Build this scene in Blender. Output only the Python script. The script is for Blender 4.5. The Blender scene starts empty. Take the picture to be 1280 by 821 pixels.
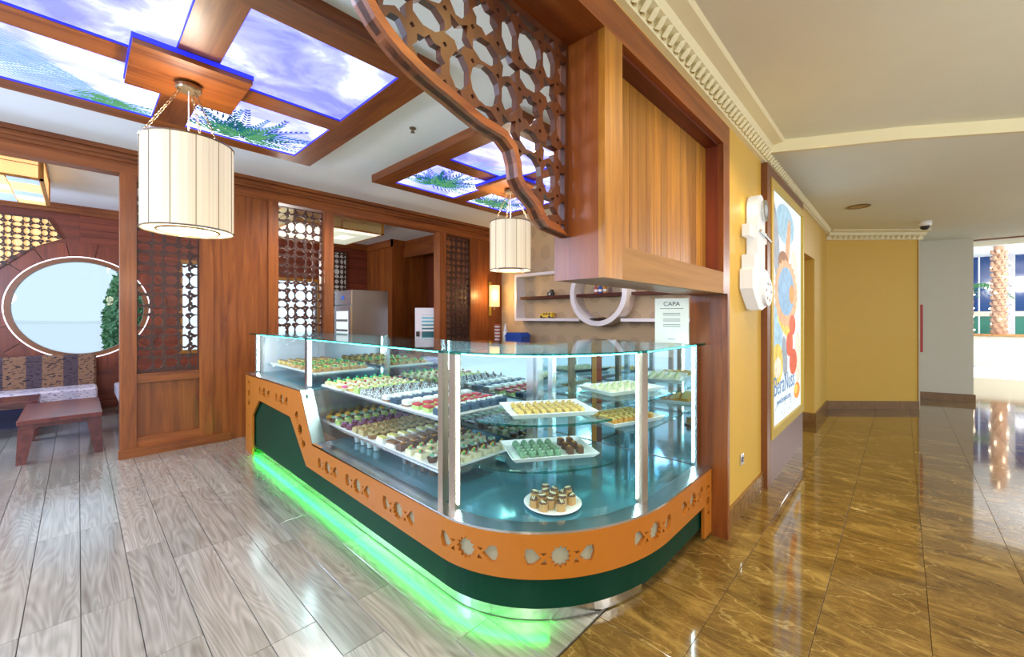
import bpy, bmesh, math, random
import numpy as np
from mathutils import Vector, Matrix
from mathutils.geometry import delaunay_2d_cdt
random.seed(7)
C = bpy.context.scene.collection
scn = bpy.context.scene
PI = math.pi

# ------------------------------------------------------------------ camera, world, light, exposure
cd = bpy.data.cameras.new('camera')
cd.sensor_width = 36.0
cd.lens = 36.0 * 514.0 / 1280.0
cd.shift_y = -13.5 / 1280.0
cd.clip_start = 0.02; cd.clip_end = 300
cam = bpy.data.objects.new('camera', cd); C.objects.link(cam)
cam.location = (0, 0, 1.5)
cam.rotation_euler = (PI/2, 0, math.atan2(487, 514))
scn.camera = cam

scn.view_settings.view_transform = 'Standard'
scn.view_settings.look = 'None'
scn.view_settings.gamma = 1.0
scn.view_settings.use_curve_mapping = False
scn.view_settings.exposure = 0.1
scn.cycles.use_denoising = True
scn.cycles.max_bounces = 10
scn.cycles.transparent_max_bounces = 24
scn.cycles.caustics_reflective = False
scn.cycles.caustics_refractive = False
scn.cycles.sample_clamp_indirect = 6.0

w = bpy.data.worlds.new('world'); scn.world = w; w.use_nodes = True
bg = w.node_tree.nodes['Background']
bg.inputs[0].default_value = (0.70, 0.84, 1.0, 1); bg.inputs[1].default_value = 1.5

def lamp(kind, name, loc, energy, color, size=0.3, size_y=None, rot=(0, 0, 0), spot=None, blend=0.6):
    l = bpy.data.lights.new(name, kind); l.energy = energy; l.color = color
    if kind == 'AREA':
        l.shape = 'RECTANGLE' if size_y else 'DISK'; l.size = size
        if size_y: l.size_y = size_y
    else:
        l.shadow_soft_size = size
    if kind == 'SPOT': l.spot_size = spot; l.spot_blend = blend
    o = bpy.data.objects.new(name, l); C.objects.link(o); o.location = loc; o.rotation_euler = rot
    return o
# added fill spots under the corridor ceiling; only the weakest has a fixture nearby
for i, (x, y, e) in enumerate(((-0.1, 0.6, 70), (0.0, 2.6, 60), (0.0, 6.62, 16), (-0.1, -1.4, 60))):
    lamp('SPOT', 'corridor_fill_spot', (x, y, 2.9), e, (1.0, 0.84, 0.55), 0.12, spot=2.6, blend=0.9)
# unseen point lights added to brighten the corridor, beside and behind the viewer
for x, y, e in ((1.2, -1.6, 125), (2.6, 2.6, 130), (2.6, 7.5, 28)):
    lamp('POINT', 'corridor_fill', (x, y, 2.15), e, (1.0, 0.95, 0.84), 0.25)
# warm lamps that wash the yellow wall
for y in (1.2, 2.2, 3.2, 4.2):
    lamp('SPOT', 'wall_washer', (-0.42, y, 2.93), 26, (1.0, 0.74, 0.26), 0.06, spot=2.2, blend=0.8)
# added spots without fixtures that brighten the cafe from ceiling height
for x, y in ((-5.3, 2.15), (-2.0, 2.15), (-5.3, -0.9), (-2.0, -0.9), (-2.0, 5.2)):
    lamp('SPOT', 'cafe_fill_spot', (x, y, 3.2), 110, (1.0, 0.95, 0.90), 0.12, spot=2.6, blend=0.9)
# unseen point fills added to cafe and back room; blue ones tint the floor
lamp('POINT', 'cafe_fill', (-3.2, -1.5, 2.1), 170, (0.50, 0.66, 1.0), 0.25)
lamp('POINT', 'back_room_fill', (-7.3, -1.9, 2.3), 230, (0.50, 0.66, 1.0), 0.25); lamp('POINT', 'back_room_fill', (-7.4, 2.2, 2.3), 60, (1.0, 0.93, 0.85), 0.25)
# point lights without fixtures, added to whiten the lobby ceiling and floor
for x, y in ((3.2, 14.0), (3.6, 17.0), (5.0, 19.5)):
    lamp('POINT', 'lobby_fill', (x, y, 2.9), 230, (1.0, 0.98, 0.95), 0.3)

# ------------------------------------------------------------------ materials
M = {}
def nt(name):
    m = bpy.data.materials.new(name); m.use_nodes = True; M[name] = m
    n = m.node_tree; b = n.nodes['Principled BSDF']
    return m, n, b
def setp(b, **k):
    for a, v in k.items():
        a = a.replace('_', ' ')
        s = b.inputs[a]
        s.default_value = (*v, 1) if isinstance(v, tuple) and len(v) == 3 else v
def add_noise_var(n, b, col, amt=0.12, scale=30.0, bump=0.0):
    tc = n.nodes.new('ShaderNodeTexCoord'); nz = n.nodes.new('ShaderNodeTexNoise'); nz.inputs['Scale'].default_value = scale; nz.inputs['Detail'].default_value = 4
    n.links.new(tc.outputs['Object'], nz.inputs['Vector'])
    mx = n.nodes.new('ShaderNodeMix'); mx.data_type = 'RGBA'
    mx.inputs['A'].default_value = (*[c*(1-amt) for c in col], 1); mx.inputs['B'].default_value = (*[min(1, c*(1+amt)) for c in col], 1)
    n.links.new(nz.outputs['Fac'], mx.inputs['Factor']); n.links.new(mx.outputs['Result'], b.inputs['Base Color'])
    if bump:
        bp = n.nodes.new('ShaderNodeBump'); bp.inputs['Strength'].default_value = bump; bp.inputs['Distance'].default_value = 0.01
        n.links.new(nz.outputs['Fac'], bp.inputs['Height']); n.links.new(bp.outputs['Normal'], b.inputs['Normal'])
def plain(name, col, rough=0.5, metal=0.0, var=0.1, scale=30.0, bump=0.0, coat=0.0, spec=0.5):
    m, n, b = nt(name); setp(b, Roughness=rough, Metallic=metal, Coat_Weight=coat, Specular_IOR_Level=spec)
    add_noise_var(n, b, col, var, scale, bump); return m
def emit(name, col, strength, var=0.0, scale=40.0, base=1.0, sz=0.4):
    m, n, b = nt(name); setp(b, Base_Color=tuple(q*base for q in col), Roughness=0.6, Emission_Color=col, Emission_Strength=strength)
    if var:
        tc = n.nodes.new('ShaderNodeTexCoord'); mp = n.nodes.new('ShaderNodeMapping'); mp.inputs['Scale'].default_value = (scale, scale, sz)
        nz = n.nodes.new('ShaderNodeTexNoise'); nz.inputs['Scale'].default_value = 1.0
        n.links.new(tc.outputs['Object'], mp.inputs[0]); n.links.new(mp.outputs[0], nz.inputs['Vector'])
        mr = n.nodes.new('ShaderNodeMapRange'); mr.inputs['To Min'].default_value = strength*(1-var); mr.inputs['To Max'].default_value = strength*(1+var)
        n.links.new(nz.outputs['Fac'], mr.inputs['Value']); n.links.new(mr.outputs[0], b.inputs['Emission Strength'])
    return m
def wood(name, c1, c2, axis='z', rough=0.42, scale=1.0, coat=0.08):
    m, n, b = nt(name); setp(b, Roughness=rough, Coat_Weight=coat, Coat_Roughness=0.2)
    tc = n.nodes.new('ShaderNodeTexCoord'); mp = n.nodes.new('ShaderNodeMapping')
    s = {'x': (0.9, 14, 14), 'y': (14, 0.9, 14), 'z': (14, 14, 0.9)}[axis]
    mp.inputs['Scale'].default_value = tuple(q*scale for q in s)
    oi = n.nodes.new('ShaderNodeObjectInfo'); vm = n.nodes.new('ShaderNodeVectorMath'); vm.operation = 'ADD'
    sc = n.nodes.new('ShaderNodeMath'); sc.operation = 'MULTIPLY'; sc.inputs[1].default_value = 13.0
    n.links.new(oi.outputs['Random'], sc.inputs[0]); n.links.new(tc.outputs['Object'], vm.inputs[0]); n.links.new(sc.outputs[0], vm.inputs[1])
    n.links.new(vm.outputs[0], mp.inputs[0])
    nz = n.nodes.new('ShaderNodeTexNoise'); nz.inputs['Scale'].default_value = 1.0; nz.inputs['Detail'].default_value = 6; nz.inputs['Roughness'].default_value = 0.65; nz.inputs['Distortion'].default_value = 0.6
    n.links.new(mp.outputs[0], nz.inputs['Vector'])
    cr = n.nodes.new('ShaderNodeValToRGB'); cr.color_ramp.elements[0].position = 0.3; cr.color_ramp.elements[0].color = (*c2, 1); cr.color_ramp.elements[1].position = 0.68; cr.color_ramp.elements[1].color = (*c1, 1)
    n.links.new(nz.outputs['Fac'], cr.inputs[0])
    hv = n.nodes.new('ShaderNodeHueSaturation'); mr = n.nodes.new('ShaderNodeMapRange'); mr.inputs['To Min'].default_value = 0.82; mr.inputs['To Max'].default_value = 1.15
    n.links.new(oi.outputs['Random'], mr.inputs['Value']); n.links.new(mr.outputs[0], hv.inputs['Value']); n.links.new(cr.outputs[0], hv.inputs['Color'])
    n.links.new(hv.outputs[0], b.inputs['Base Color'])
    bp = n.nodes.new('ShaderNodeBump'); bp.inputs['Strength'].default_value = 0.06; n.links.new(nz.outputs['Fac'], bp.inputs['Height']); n.links.new(bp.outputs['Normal'], b.inputs['Normal'])
    return m
W1, W2 = (0.34, 0.095, 0.014), (0.13, 0.026, 0.004)
wood('wood_v', W1, W2, 'z'); wood('wood_x', W1, W2, 'x'); wood('wood_y', W1, W2, 'y')
wood('wood_gold', (0.46, 0.195, 0.018), (0.20, 0.068, 0.006), 'z')
wood('mahogany_v', (0.24, 0.045, 0.014), (0.11, 0.018, 0.007), 'z'); wood('mahogany_y', (0.24, 0.045, 0.016), (0.10, 0.018, 0.008), 'y')
wood('lattice_brown', (0.075, 0.024, 0.012), (0.035, 0.010, 0.006), 'z', coat=0.0, rough=0.5)
wood('lattice_orange', (0.115, 0.030, 0.006), (0.045, 0.010, 0.003), 'z', coat=0.05)
wood('wood_pale', (0.40, 0.20, 0.06), (0.26, 0.115, 0.028), 'y', rough=0.65, coat=0.0)  # pale wood; gives the bulkhead rail its light-washed tone
wood('table_wood', (0.15, 0.028, 0.020), (0.07, 0.013, 0.012), 'x', rough=0.25)
plain('plaster', (0.86, 0.87, 0.87), 0.85, var=0.03, scale=4)
plain('plaster_warm', (0.82, 0.85, 0.77), 0.85, var=0.03, scale=4)
plain('cornice_cream', (0.84, 0.76, 0.50), 0.75, var=0.03, scale=8)
plain('yellow_paint', (0.66, 0.40, 0.065), 0.6, var=0.04, scale=5)
plain('white_paint', (0.62, 0.58, 0.47), 0.6, var=0.03, scale=5)
plain('white_lacquer', (0.86, 0.84, 0.88), 0.35, var=0.02)
plain('orange_panel', (0.43, 0.135, 0.011), 0.42, var=0.05, scale=12)
plain('green_panel', (0.002, 0.036, 0.018), 0.45, var=0.1, scale=6, spec=0.15)
plain('steel', (0.66, 0.68, 0.70), 0.22, 1.0, var=0.06, scale=60)
plain('steel_dark', (0.30, 0.30, 0.31), 0.38, 1.0, var=0.05, scale=60)
plain('post_metal', (0.34, 0.25, 0.18), 0.35, 0.8, var=0.05, scale=60)
plain('deck_blue', (0.10, 0.34, 0.42), 0.10, 0.6, var=0.08, scale=20)
plain('mirror', (0.62, 0.74, 0.76), 0.03, 1.0, var=0.01)
plain('bronze', (0.30, 0.22, 0.13), 0.35, 0.9)
plain('porcelain', (0.90, 0.89, 0.86), 0.25, var=0.02)
plain('black_plastic', (0.02, 0.02, 0.022), 0.35)
plain('yellow_plastic', (0.80, 0.55, 0.03), 0.35)
plain('blue_plastic', (0.02, 0.08, 0.42), 0.35)
plain('red_paint', (0.42, 0.02, 0.02), 0.4)
plain('cup_red', (0.45, 0.10, 0.09), 0.5)
plain('leaf_green', (0.07, 0.27, 0.08), 0.6, var=0.5, scale=14)
plain('hedge_green', (0.20, 0.46, 0.20), 0.7, var=0.7, scale=10)
plain('grass_green', (0.10, 0.30, 0.12), 0.9, var=0.4, scale=6)
plain('sand', (0.93, 0.91, 0.86), 0.9)
plain('dark_gap', (0.02, 0.015, 0.012), 0.8)
plain('ink', (0.10, 0.10, 0.11), 0.7)
plain('paper', (0.82, 0.82, 0.72), 0.7, var=0.02)
plain('bark', (0.50, 0.30, 0.20), 0.85, var=0.4, scale=20, bump=0.3)
plain('gold_trim', (0.62, 0.42, 0.06), 0.45, 0.3, var=0.3, scale=160, bump=0.5)
plain('frame_brown', (0.19, 0.065, 0.020), 0.4, var=0.15)
plain('frame_mauve', (0.23, 0.13, 0.11), 0.45, var=0.12)
plain('stone_base', (0.22, 0.11, 0.035), 0.25, var=0.4, scale=18)
plain('garden_teal', (0.01, 0.13, 0.09), 0.3, var=0.5, scale=2.0)
plain('planter_cream', (0.62, 0.58, 0.46), 0.5, var=0.04)
plain('skyblue_glass', (0.008, 0.045, 0.17), 0.1, var=0.3, scale=0.6)
plain('grey_panel', (0.45, 0.44, 0.47), 0.5)
plain('shelf_brown', (0.085, 0.020, 0.012), 0.55, var=0.15, spec=0.25)
plain('seat_base', (0.03, 0.03, 0.10), 0.5)

def mat_fabric(name, a, bcol, cc):
    m, n, b = nt(name); setp(b, Roughness=0.9)
    tc = n.nodes.new('ShaderNodeTexCoord')
    wv = n.nodes.new('ShaderNodeTexWave'); wv.bands_direction = 'X'; wv.inputs['Scale'].default_value = 0.85; wv.inputs['Distortion'].default_value = 0
    n.links.new(tc.outputs['Object'], wv.inputs['Vector'])
    cr = n.nodes.new('ShaderNodeValToRGB'); cr.color_ramp.interpolation = 'CONSTANT'; cr.color_ramp.elements[0].color = (*a, 1); cr.color_ramp.elements[1].position = 0.62; cr.color_ramp.elements[1].color = (*bcol, 1)
    n.links.new(wv.outputs['Fac'], cr.inputs[0])
    mp = n.nodes.new('ShaderNodeMapping'); mp.inputs['Scale'].default_value = (22, 16, 60); mp.inputs['Rotation'].default_value = (0, 0.5, 0)
    n.links.new(tc.outputs['Object'], mp.inputs[0])
    nz = n.nodes.new('ShaderNodeTexNoise'); nz.inputs['Scale'].default_value = 1.0; nz.inputs['Detail'].default_value = 1; n.links.new(mp.outputs[0], nz.inputs['Vector'])
    st = n.nodes.new('ShaderNodeMath'); st.operation = 'GREATER_THAN'; st.inputs[1].default_value = 0.6; n.links.new(nz.outputs['Fac'], st.inputs[0])
    mx = n.nodes.new('ShaderNodeMix'); mx.data_type = 'RGBA'; mx.inputs['B'].default_value = (*cc, 1)
    n.links.new(st.outputs[0], mx.inputs['Factor']); n.links.new(cr.outputs[0], mx.inputs['A']); n.links.new(mx.outputs['Result'], b.inputs['Base Color'])
mat_fabric('fabric_back', (0.22, 0.11, 0.06), (0.075, 0.045, 0.055), (0.02, 0.012, 0.02))
mat_fabric('fabric_seat', (0.50, 0.42, 0.46), (0.42, 0.36, 0.42), (0.20, 0.16, 0.22))

def mat_plank():
    m, n, b = nt('plank_grey'); setp(b, Roughness=0.26, Coat_Weight=1.0, Coat_Roughness=0.17, Coat_IOR=1.75)
    ge = n.nodes.new('ShaderNodeNewGeometry'); oi = n.nodes.new('ShaderNodeObjectInfo')
    mu = n.nodes.new('ShaderNodeMath'); mu.operation = 'MULTIPLY'; mu.inputs[1].default_value = 31.0; n.links.new(oi.outputs['Random'], mu.inputs[0])
    vm = n.nodes.new('ShaderNodeVectorMath'); vm.operation = 'ADD'; n.links.new(ge.outputs['Position'], vm.inputs[0]); n.links.new(mu.outputs[0], vm.inputs[1])
    mp = n.nodes.new('ShaderNodeMapping'); mp.inputs['Scale'].default_value = (0.75, 6.5, 1.0); n.links.new(vm.outputs[0], mp.inputs[0])
    nz = n.nodes.new('ShaderNodeTexNoise'); nz.inputs['Scale'].default_value = 1.0; nz.inputs['Detail'].default_value = 1.5; nz.inputs['Distortion'].default_value = 0.3; n.links.new(mp.outputs[0], nz.inputs['Vector'])
    m2 = n.nodes.new('ShaderNodeMath'); m2.operation = 'MULTIPLY'; m2.inputs[1].default_value = 120.0; n.links.new(nz.outputs['Fac'], m2.inputs[0])
    sn = n.nodes.new('ShaderNodeMath'); sn.operation = 'SINE'; n.links.new(m2.outputs[0], sn.inputs[0])
    mr = n.nodes.new('ShaderNodeMapRange'); mr.inputs['From Min'].default_value = -1; n.links.new(sn.outputs[0], mr.inputs['Value'])
    mp2 = n.nodes.new('ShaderNodeMapping'); mp2.inputs['Scale'].default_value = (2.0, 40.0, 1.0); n.links.new(vm.outputs[0], mp2.inputs[0])
    nf = n.nodes.new('ShaderNodeTexNoise'); nf.inputs['Scale'].default_value = 1.0; nf.inputs['Detail'].default_value = 6; n.links.new(mp2.outputs[0], nf.inputs['Vector'])
    mm = n.nodes.new('ShaderNodeMix'); mm.inputs['Factor'].default_value = 0.17; n.links.new(nf.outputs['Fac'], mm.inputs['A']); n.links.new(mr.outputs[0], mm.inputs['B'])
    cr = n.nodes.new('ShaderNodeValToRGB'); e = cr.color_ramp.elements; e[0].position = 0.12; e[0].color = (0.125, 0.108, 0.080, 1); e[1].position = 0.72; e[1].color = (0.36, 0.335, 0.285, 1)
    n.links.new(mm.outputs['Result'], cr.inputs[0])
    hv = n.nodes.new('ShaderNodeHueSaturation'); vr = n.nodes.new('ShaderNodeMapRange'); vr.inputs['To Min'].default_value = 0.85; vr.inputs['To Max'].default_value = 1.15
    n.links.new(oi.outputs['Random'], vr.inputs['Value']); n.links.new(vr.outputs[0], hv.inputs['Value']); n.links.new(cr.outputs[0], hv.inputs['Color']); n.links.new(hv.outputs[0], b.inputs['Base Color'])
mat_plank()
def mat_marble():
    m, n, b = nt('marble_brown'); setp(b, Roughness=0.07, Coat_Weight=0.2, Coat_Roughness=0.03)
    ge = n.nodes.new('ShaderNodeNewGeometry'); oi = n.nodes.new('ShaderNodeObjectInfo')
    mu = n.nodes.new('ShaderNodeMath'); mu.operation = 'MULTIPLY'; mu.inputs[1].default_value = 3.0; n.links.new(oi.outputs['Random'], mu.inputs[0])
    vm = n.nodes.new('ShaderNodeVectorMath'); vm.operation = 'ADD'; n.links.new(ge.outputs['Position'], vm.inputs[0]); n.links.new(mu.outputs[0], vm.inputs[1])
    mp = n.nodes.new('ShaderNodeMapping'); mp.inputs['Rotation'].default_value = (0, 0, 0.9); mp.inputs['Scale'].default_value = (1.0, 2.6, 1.0); n.links.new(vm.outputs[0], mp.inputs[0])
    nz = n.nodes.new('ShaderNodeTexNoise'); nz.inputs['Scale'].default_value = 2.2; nz.inputs['Detail'].default_value = 10; nz.inputs['Roughness'].default_value = 0.70; nz.inputs['Distortion'].default_value = 1.2; n.links.new(mp.outputs[0], nz.inputs['Vector'])
    cr = n.nodes.new('ShaderNodeValToRGB'); e = cr.color_ramp.elements; e[0].position = 0.30; e[0].color = (0.070, 0.036, 0.010, 1); e[1].position = 0.72; e[1].color = (0.37, 0.235, 0.065, 1)
    q = cr.color_ramp.elements.new(0.52); q.color = (0.175, 0.100, 0.026, 1)
    n.links.new(nz.outputs['Fac'], cr.inputs[0])
    nd = n.nodes.new('ShaderNodeTexNoise'); nd.inputs['Scale'].default_value = 3.0; nd.inputs['Detail'].default_value = 5; n.links.new(mp.outputs[0], nd.inputs['Vector'])
    av = n.nodes.new('ShaderNodeMix'); av.data_type = 'VECTOR'; av.inputs['Factor'].default_value = 0.33; n.links.new(mp.outputs[0], av.inputs['A']); n.links.new(nd.outputs['Color'], av.inputs['B'])
    def veins(scale, w, col, src):
        vo = n.nodes.new('ShaderNodeTexVoronoi'); vo.feature = 'DISTANCE_TO_EDGE'; vo.inputs['Scale'].default_value = scale; n.links.new(av.outputs['Result'], vo.inputs['Vector'])
        mr = n.nodes.new('ShaderNodeMapRange'); mr.inputs['From Max'].default_value = w; mr.inputs['To Min'].default_value = 1.0; mr.inputs['To Max'].default_value = 0.0; n.links.new(vo.outputs['Distance'], mr.inputs['Value'])
        ml = n.nodes.new('ShaderNodeMath'); ml.operation = 'MULTIPLY'; n.links.new(mr.outputs[0], ml.inputs[0]); n.links.new(nz.outputs['Fac'], ml.inputs[1])
        mx = n.nodes.new('ShaderNodeMix'); mx.data_type = 'RGBA'; mx.inputs['B'].default_value = (*col, 1)
        n.links.new(ml.outputs[0], mx.inputs['Factor']); n.links.new(src, mx.inputs['A']); return mx.outputs['Result']
    o = veins(2.6, 0.018, (0.50, 0.36, 0.13), cr.outputs[0]); o = veins(14.0, 0.05, (0.30, 0.19, 0.05), o)
    n.links.new(o, b.inputs['Base Color'])
mat_marble()
def mat_sky(name, strength, off):
    m, n, b = nt(name); setp(b, Roughness=0.4, Base_Color=(0.1, 0.1, 0.1), Emission_Strength=strength)
    tc = n.nodes.new('ShaderNodeTexCoord'); mp = n.nodes.new('ShaderNodeMapping'); mp.inputs['Location'].default_value = off; mp.inputs['Scale'].default_value = (1.5, 1.0, 1.0); n.links.new(tc.outputs['Object'], mp.inputs[0])
    nz = n.nodes.new('ShaderNodeTexNoise'); nz.inputs['Scale'].default_value = 1.5; nz.inputs['Detail'].default_value = 7; nz.inputs['Roughness'].default_value = 0.55; nz.inputs['Distortion'].default_value = 0.5; n.links.new(mp.outputs[0], nz.inputs['Vector'])
    cr = n.nodes.new('ShaderNodeValToRGB'); e = cr.color_ramp.elements; e[0].position = 0.40; e[0].color = (0.10, 0.11, 0.62, 1); e[1].position = 0.64; e[1].color = (0.62, 0.68, 0.80, 1)
    q = e.new(0.52); q.color = (0.24, 0.26, 0.70, 1)
    n.links.new(nz.outputs['Fac'], cr.inputs[0]); n.links.new(cr.outputs[0], b.inputs['Emission Color'])
mat_sky('sky_print', 2.4, (0.3, 0.1, 0)); mat_sky('sky_print_pale', 5.0, (5.2, 3.1, 0))
def mat_wallpaper():
    m, n, b = nt('wallpaper'); setp(b, Roughness=0.7)
    ge = n.nodes.new('ShaderNodeNewGeometry'); sp = n.nodes.new('ShaderNodeSeparateXYZ'); n.links.new(ge.outputs['Position'], sp.inputs[0])
    def math_(op, a, bv):
        k = n.nodes.new('ShaderNodeMath'); k.operation = op
        for i, v in enumerate((a, bv)):
            if v is None: continue
            if isinstance(v, (int, float)): k.inputs[i].default_value = v
            else: n.links.new(v, k.inputs[i])
        return k.outputs[0]
    fx = math_('SUBTRACT', math_('FRACT', math_('MULTIPLY', sp.outputs['X'], 1/0.36), None), 0.5)
    fz = math_('SUBTRACT', math_('FRACT', math_('MULTIPLY', sp.outputs['Z'], 1/0.42), None), 0.5)
    d = math_('SQRT', math_('ADD', math_('MULTIPLY', fx, fx), math_('MULTIPLY', fz, fz)), None)
    disc = math_('LESS_THAN', d, 0.34)
    rings = math_('SINE', math_('MULTIPLY', d, 90), None)
    rr = math_('MULTIPLY', math_('GREATER_THAN', rings, -0.2), disc)
    mx = n.nodes.new('ShaderNodeMix'); mx.data_type = 'RGBA'; mx.inputs['A'].default_value = (0.62, 0.47, 0.30, 1); mx.inputs['B'].default_value = (0.40, 0.29, 0.19, 1)
    n.links.new(math_('MULTIPLY', rr, 0.7), mx.inputs['Factor']); n.links.new(mx.outputs['Result'], b.inputs['Base Color'])
mat_wallpaper()
def mat_glass(name, tint, refl=0.9):
    m = bpy.data.materials.new(name); m.use_nodes = True; M[name] = m; n = m.node_tree; n.nodes.clear()
    out = n.nodes.new('ShaderNodeOutputMaterial'); tr = n.nodes.new('ShaderNodeBsdfTransparent'); tr.inputs[0].default_value = (*tint, 1)
    gl = n.nodes.new('ShaderNodeBsdfGlossy'); gl.inputs['Roughness'].default_value = 0.01; gl.inputs['Color'].default_value = (refl, refl, refl, 1)
    lw = n.nodes.new('ShaderNodeLayerWeight'); lw.inputs[0].default_value = 0.5
    pw = n.nodes.new('ShaderNodeMath'); pw.operation = 'POWER'; pw.inputs[1].default_value = 5.0; n.links.new(lw.outputs['Facing'], pw.inputs[0])
    fr = n.nodes.new('ShaderNodeMath'); fr.operation = 'MULTIPLY_ADD'; fr.inputs[1].default_value = 0.75; fr.inputs[2].default_value = 0.018; n.links.new(pw.outputs[0], fr.inputs[0])
    mx = n.nodes.new('ShaderNodeMixShader'); n.links.new(fr.outputs[0], mx.inputs[0]); n.links.new(tr.outputs[0], mx.inputs[1]); n.links.new(gl.outputs[0], mx.inputs[2]); n.links.new(mx.outputs[0], out.inputs[0])
mat_glass('glass', (0.97, 1.0, 1.0)); mat_glass('glass_aqua', (0.80, 0.96, 0.96)); mat_glass('glass_edge', (0.30, 0.72, 0.68), 0.7); mat_glass('glass_tinted', (0.80, 0.84, 0.86), 0.5)
emit('led_white', (0.70, 0.95, 1.0), 44.0)
emit('led_cyan', (0.62, 0.94, 1.0), 32.0)
emit('led_green', (0.0, 1.0, 0.05), 85.0)
emit('lamp_fabric', (1.0, 0.84, 0.58), 0.60, var=0.6, scale=90, base=0.5)
emit('lamp_core', (0.93, 0.98, 1.0), 2.2)
emit('sconce_shade', (1.0, 0.66, 0.26), 1.3, var=0.2, scale=60)
emit('amber_screen', (1.0, 0.62, 0.24), 0.62, var=0.2, scale=20)
emit('lantern_white', (1.0, 0.97, 0.85), 0.6); emit('lantern_yellow', (1.0, 0.76, 0.30), 0.55); emit('lantern_blue', (0.45, 0.58, 1.0), 0.5); emit('lantern_pink', (1.0, 0.66, 0.42), 0.5)
emit('lantern_dim', (0.62, 0.66, 0.52), 0.55)
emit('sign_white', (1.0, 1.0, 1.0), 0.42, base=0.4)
emit('poster_back', (0.86, 0.95, 0.96), 0.92, base=0.05)
emit('motif_glow', (0.85, 0.80, 0.55), 0.08, base=0.35)
emit('blue_led', (0.02, 0.03, 0.9), 0.6)
emit('fairy_light', (1.0, 0.85, 0.6), 30.0)
emit('window_rim_light', (0.95, 0.93, 1.0), 1.5)
for nm, c in (('p_blue', (0.30, 0.52, 0.75)), ('p_peach', (0.95, 0.50, 0.25)), ('p_orange', (1.0, 0.36, 0.04)), ('p_red', (0.90, 0.14, 0.05)), ('p_yellow', (1.0, 0.72, 0.12)), ('p_cream', (0.98, 0.88, 0.66)), ('p_grey', (0.42, 0.45, 0.50)), ('p_brown', (0.40, 0.16, 0.05)), ('p_ink', (0.15, 0.30, 0.55)), ('p_pale', (0.45, 0.70, 0.84)),
              ('palm_dark', (0.005, 0.07, 0.15)), ('palm_mid', (0.01, 0.20, 0.19)), ('palm_light', (0.12, 0.42, 0.16)), ('palm_pale', (0.36, 0.62, 0.82))):
    emit(nm, c, 0.85, base=0.05, var=0.45 if nm[1] == '_' else 0.25, scale=14, sz=14)
# sweets
for nm, c in (('cream', (0.86, 0.78, 0.52)), ('white_cream', (0.90, 0.88, 0.82)), ('yellow_glaze', (0.88, 0.52, 0.05)), ('lemon', (0.86, 0.76, 0.25)), ('mint', (0.20, 0.50, 0.30)), ('green_glaze', (0.03, 0.42, 0.16)), ('lime', (0.50, 0.70, 0.20)), ('cherry', (0.50, 0.02, 0.03)), ('pink', (0.85, 0.15, 0.35)), ('choc', (0.11, 0.045, 0.02)), ('milk_choc', (0.26, 0.12, 0.05)), ('biscuit', (0.52, 0.30, 0.11)), ('tan', (0.52, 0.40, 0.18)), ('maroon', (0.16, 0.03, 0.05)), ('purple', (0.28, 0.12, 0.26)), ('navy', (0.02, 0.07, 0.13)), ('caramel', (0.55, 0.24, 0.03)), ('golden', (0.74, 0.50, 0.14)), ('pistachio', (0.16, 0.30, 0.17))):
    plain(nm, c, 0.45, var=0.22, scale=120, bump=0.4)
def mat_speckle():
    m, n, b = nt('speckle'); setp(b, Roughness=0.6)
    tc = n.nodes.new('ShaderNodeTexCoord'); vo = n.nodes.new('ShaderNodeTexNoise'); vo.inputs['Scale'].default_value = 110; n.links.new(tc.outputs['Object'], vo.inputs['Vector'])
    cr = n.nodes.new('ShaderNodeValToRGB'); cr.color_ramp.elements[0].position = 0.46; cr.color_ramp.elements[0].color = (0.05, 0.06, 0.07, 1); cr.color_ramp.elements[1].position = 0.54; cr.color_ramp.elements[1].color = (0.85, 0.86, 0.84, 1)
    n.links.new(vo.outputs['Fac'], cr.inputs[0]); n.links.new(cr.outputs[0], b.inputs['Base Color'])
mat_speckle()

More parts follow.
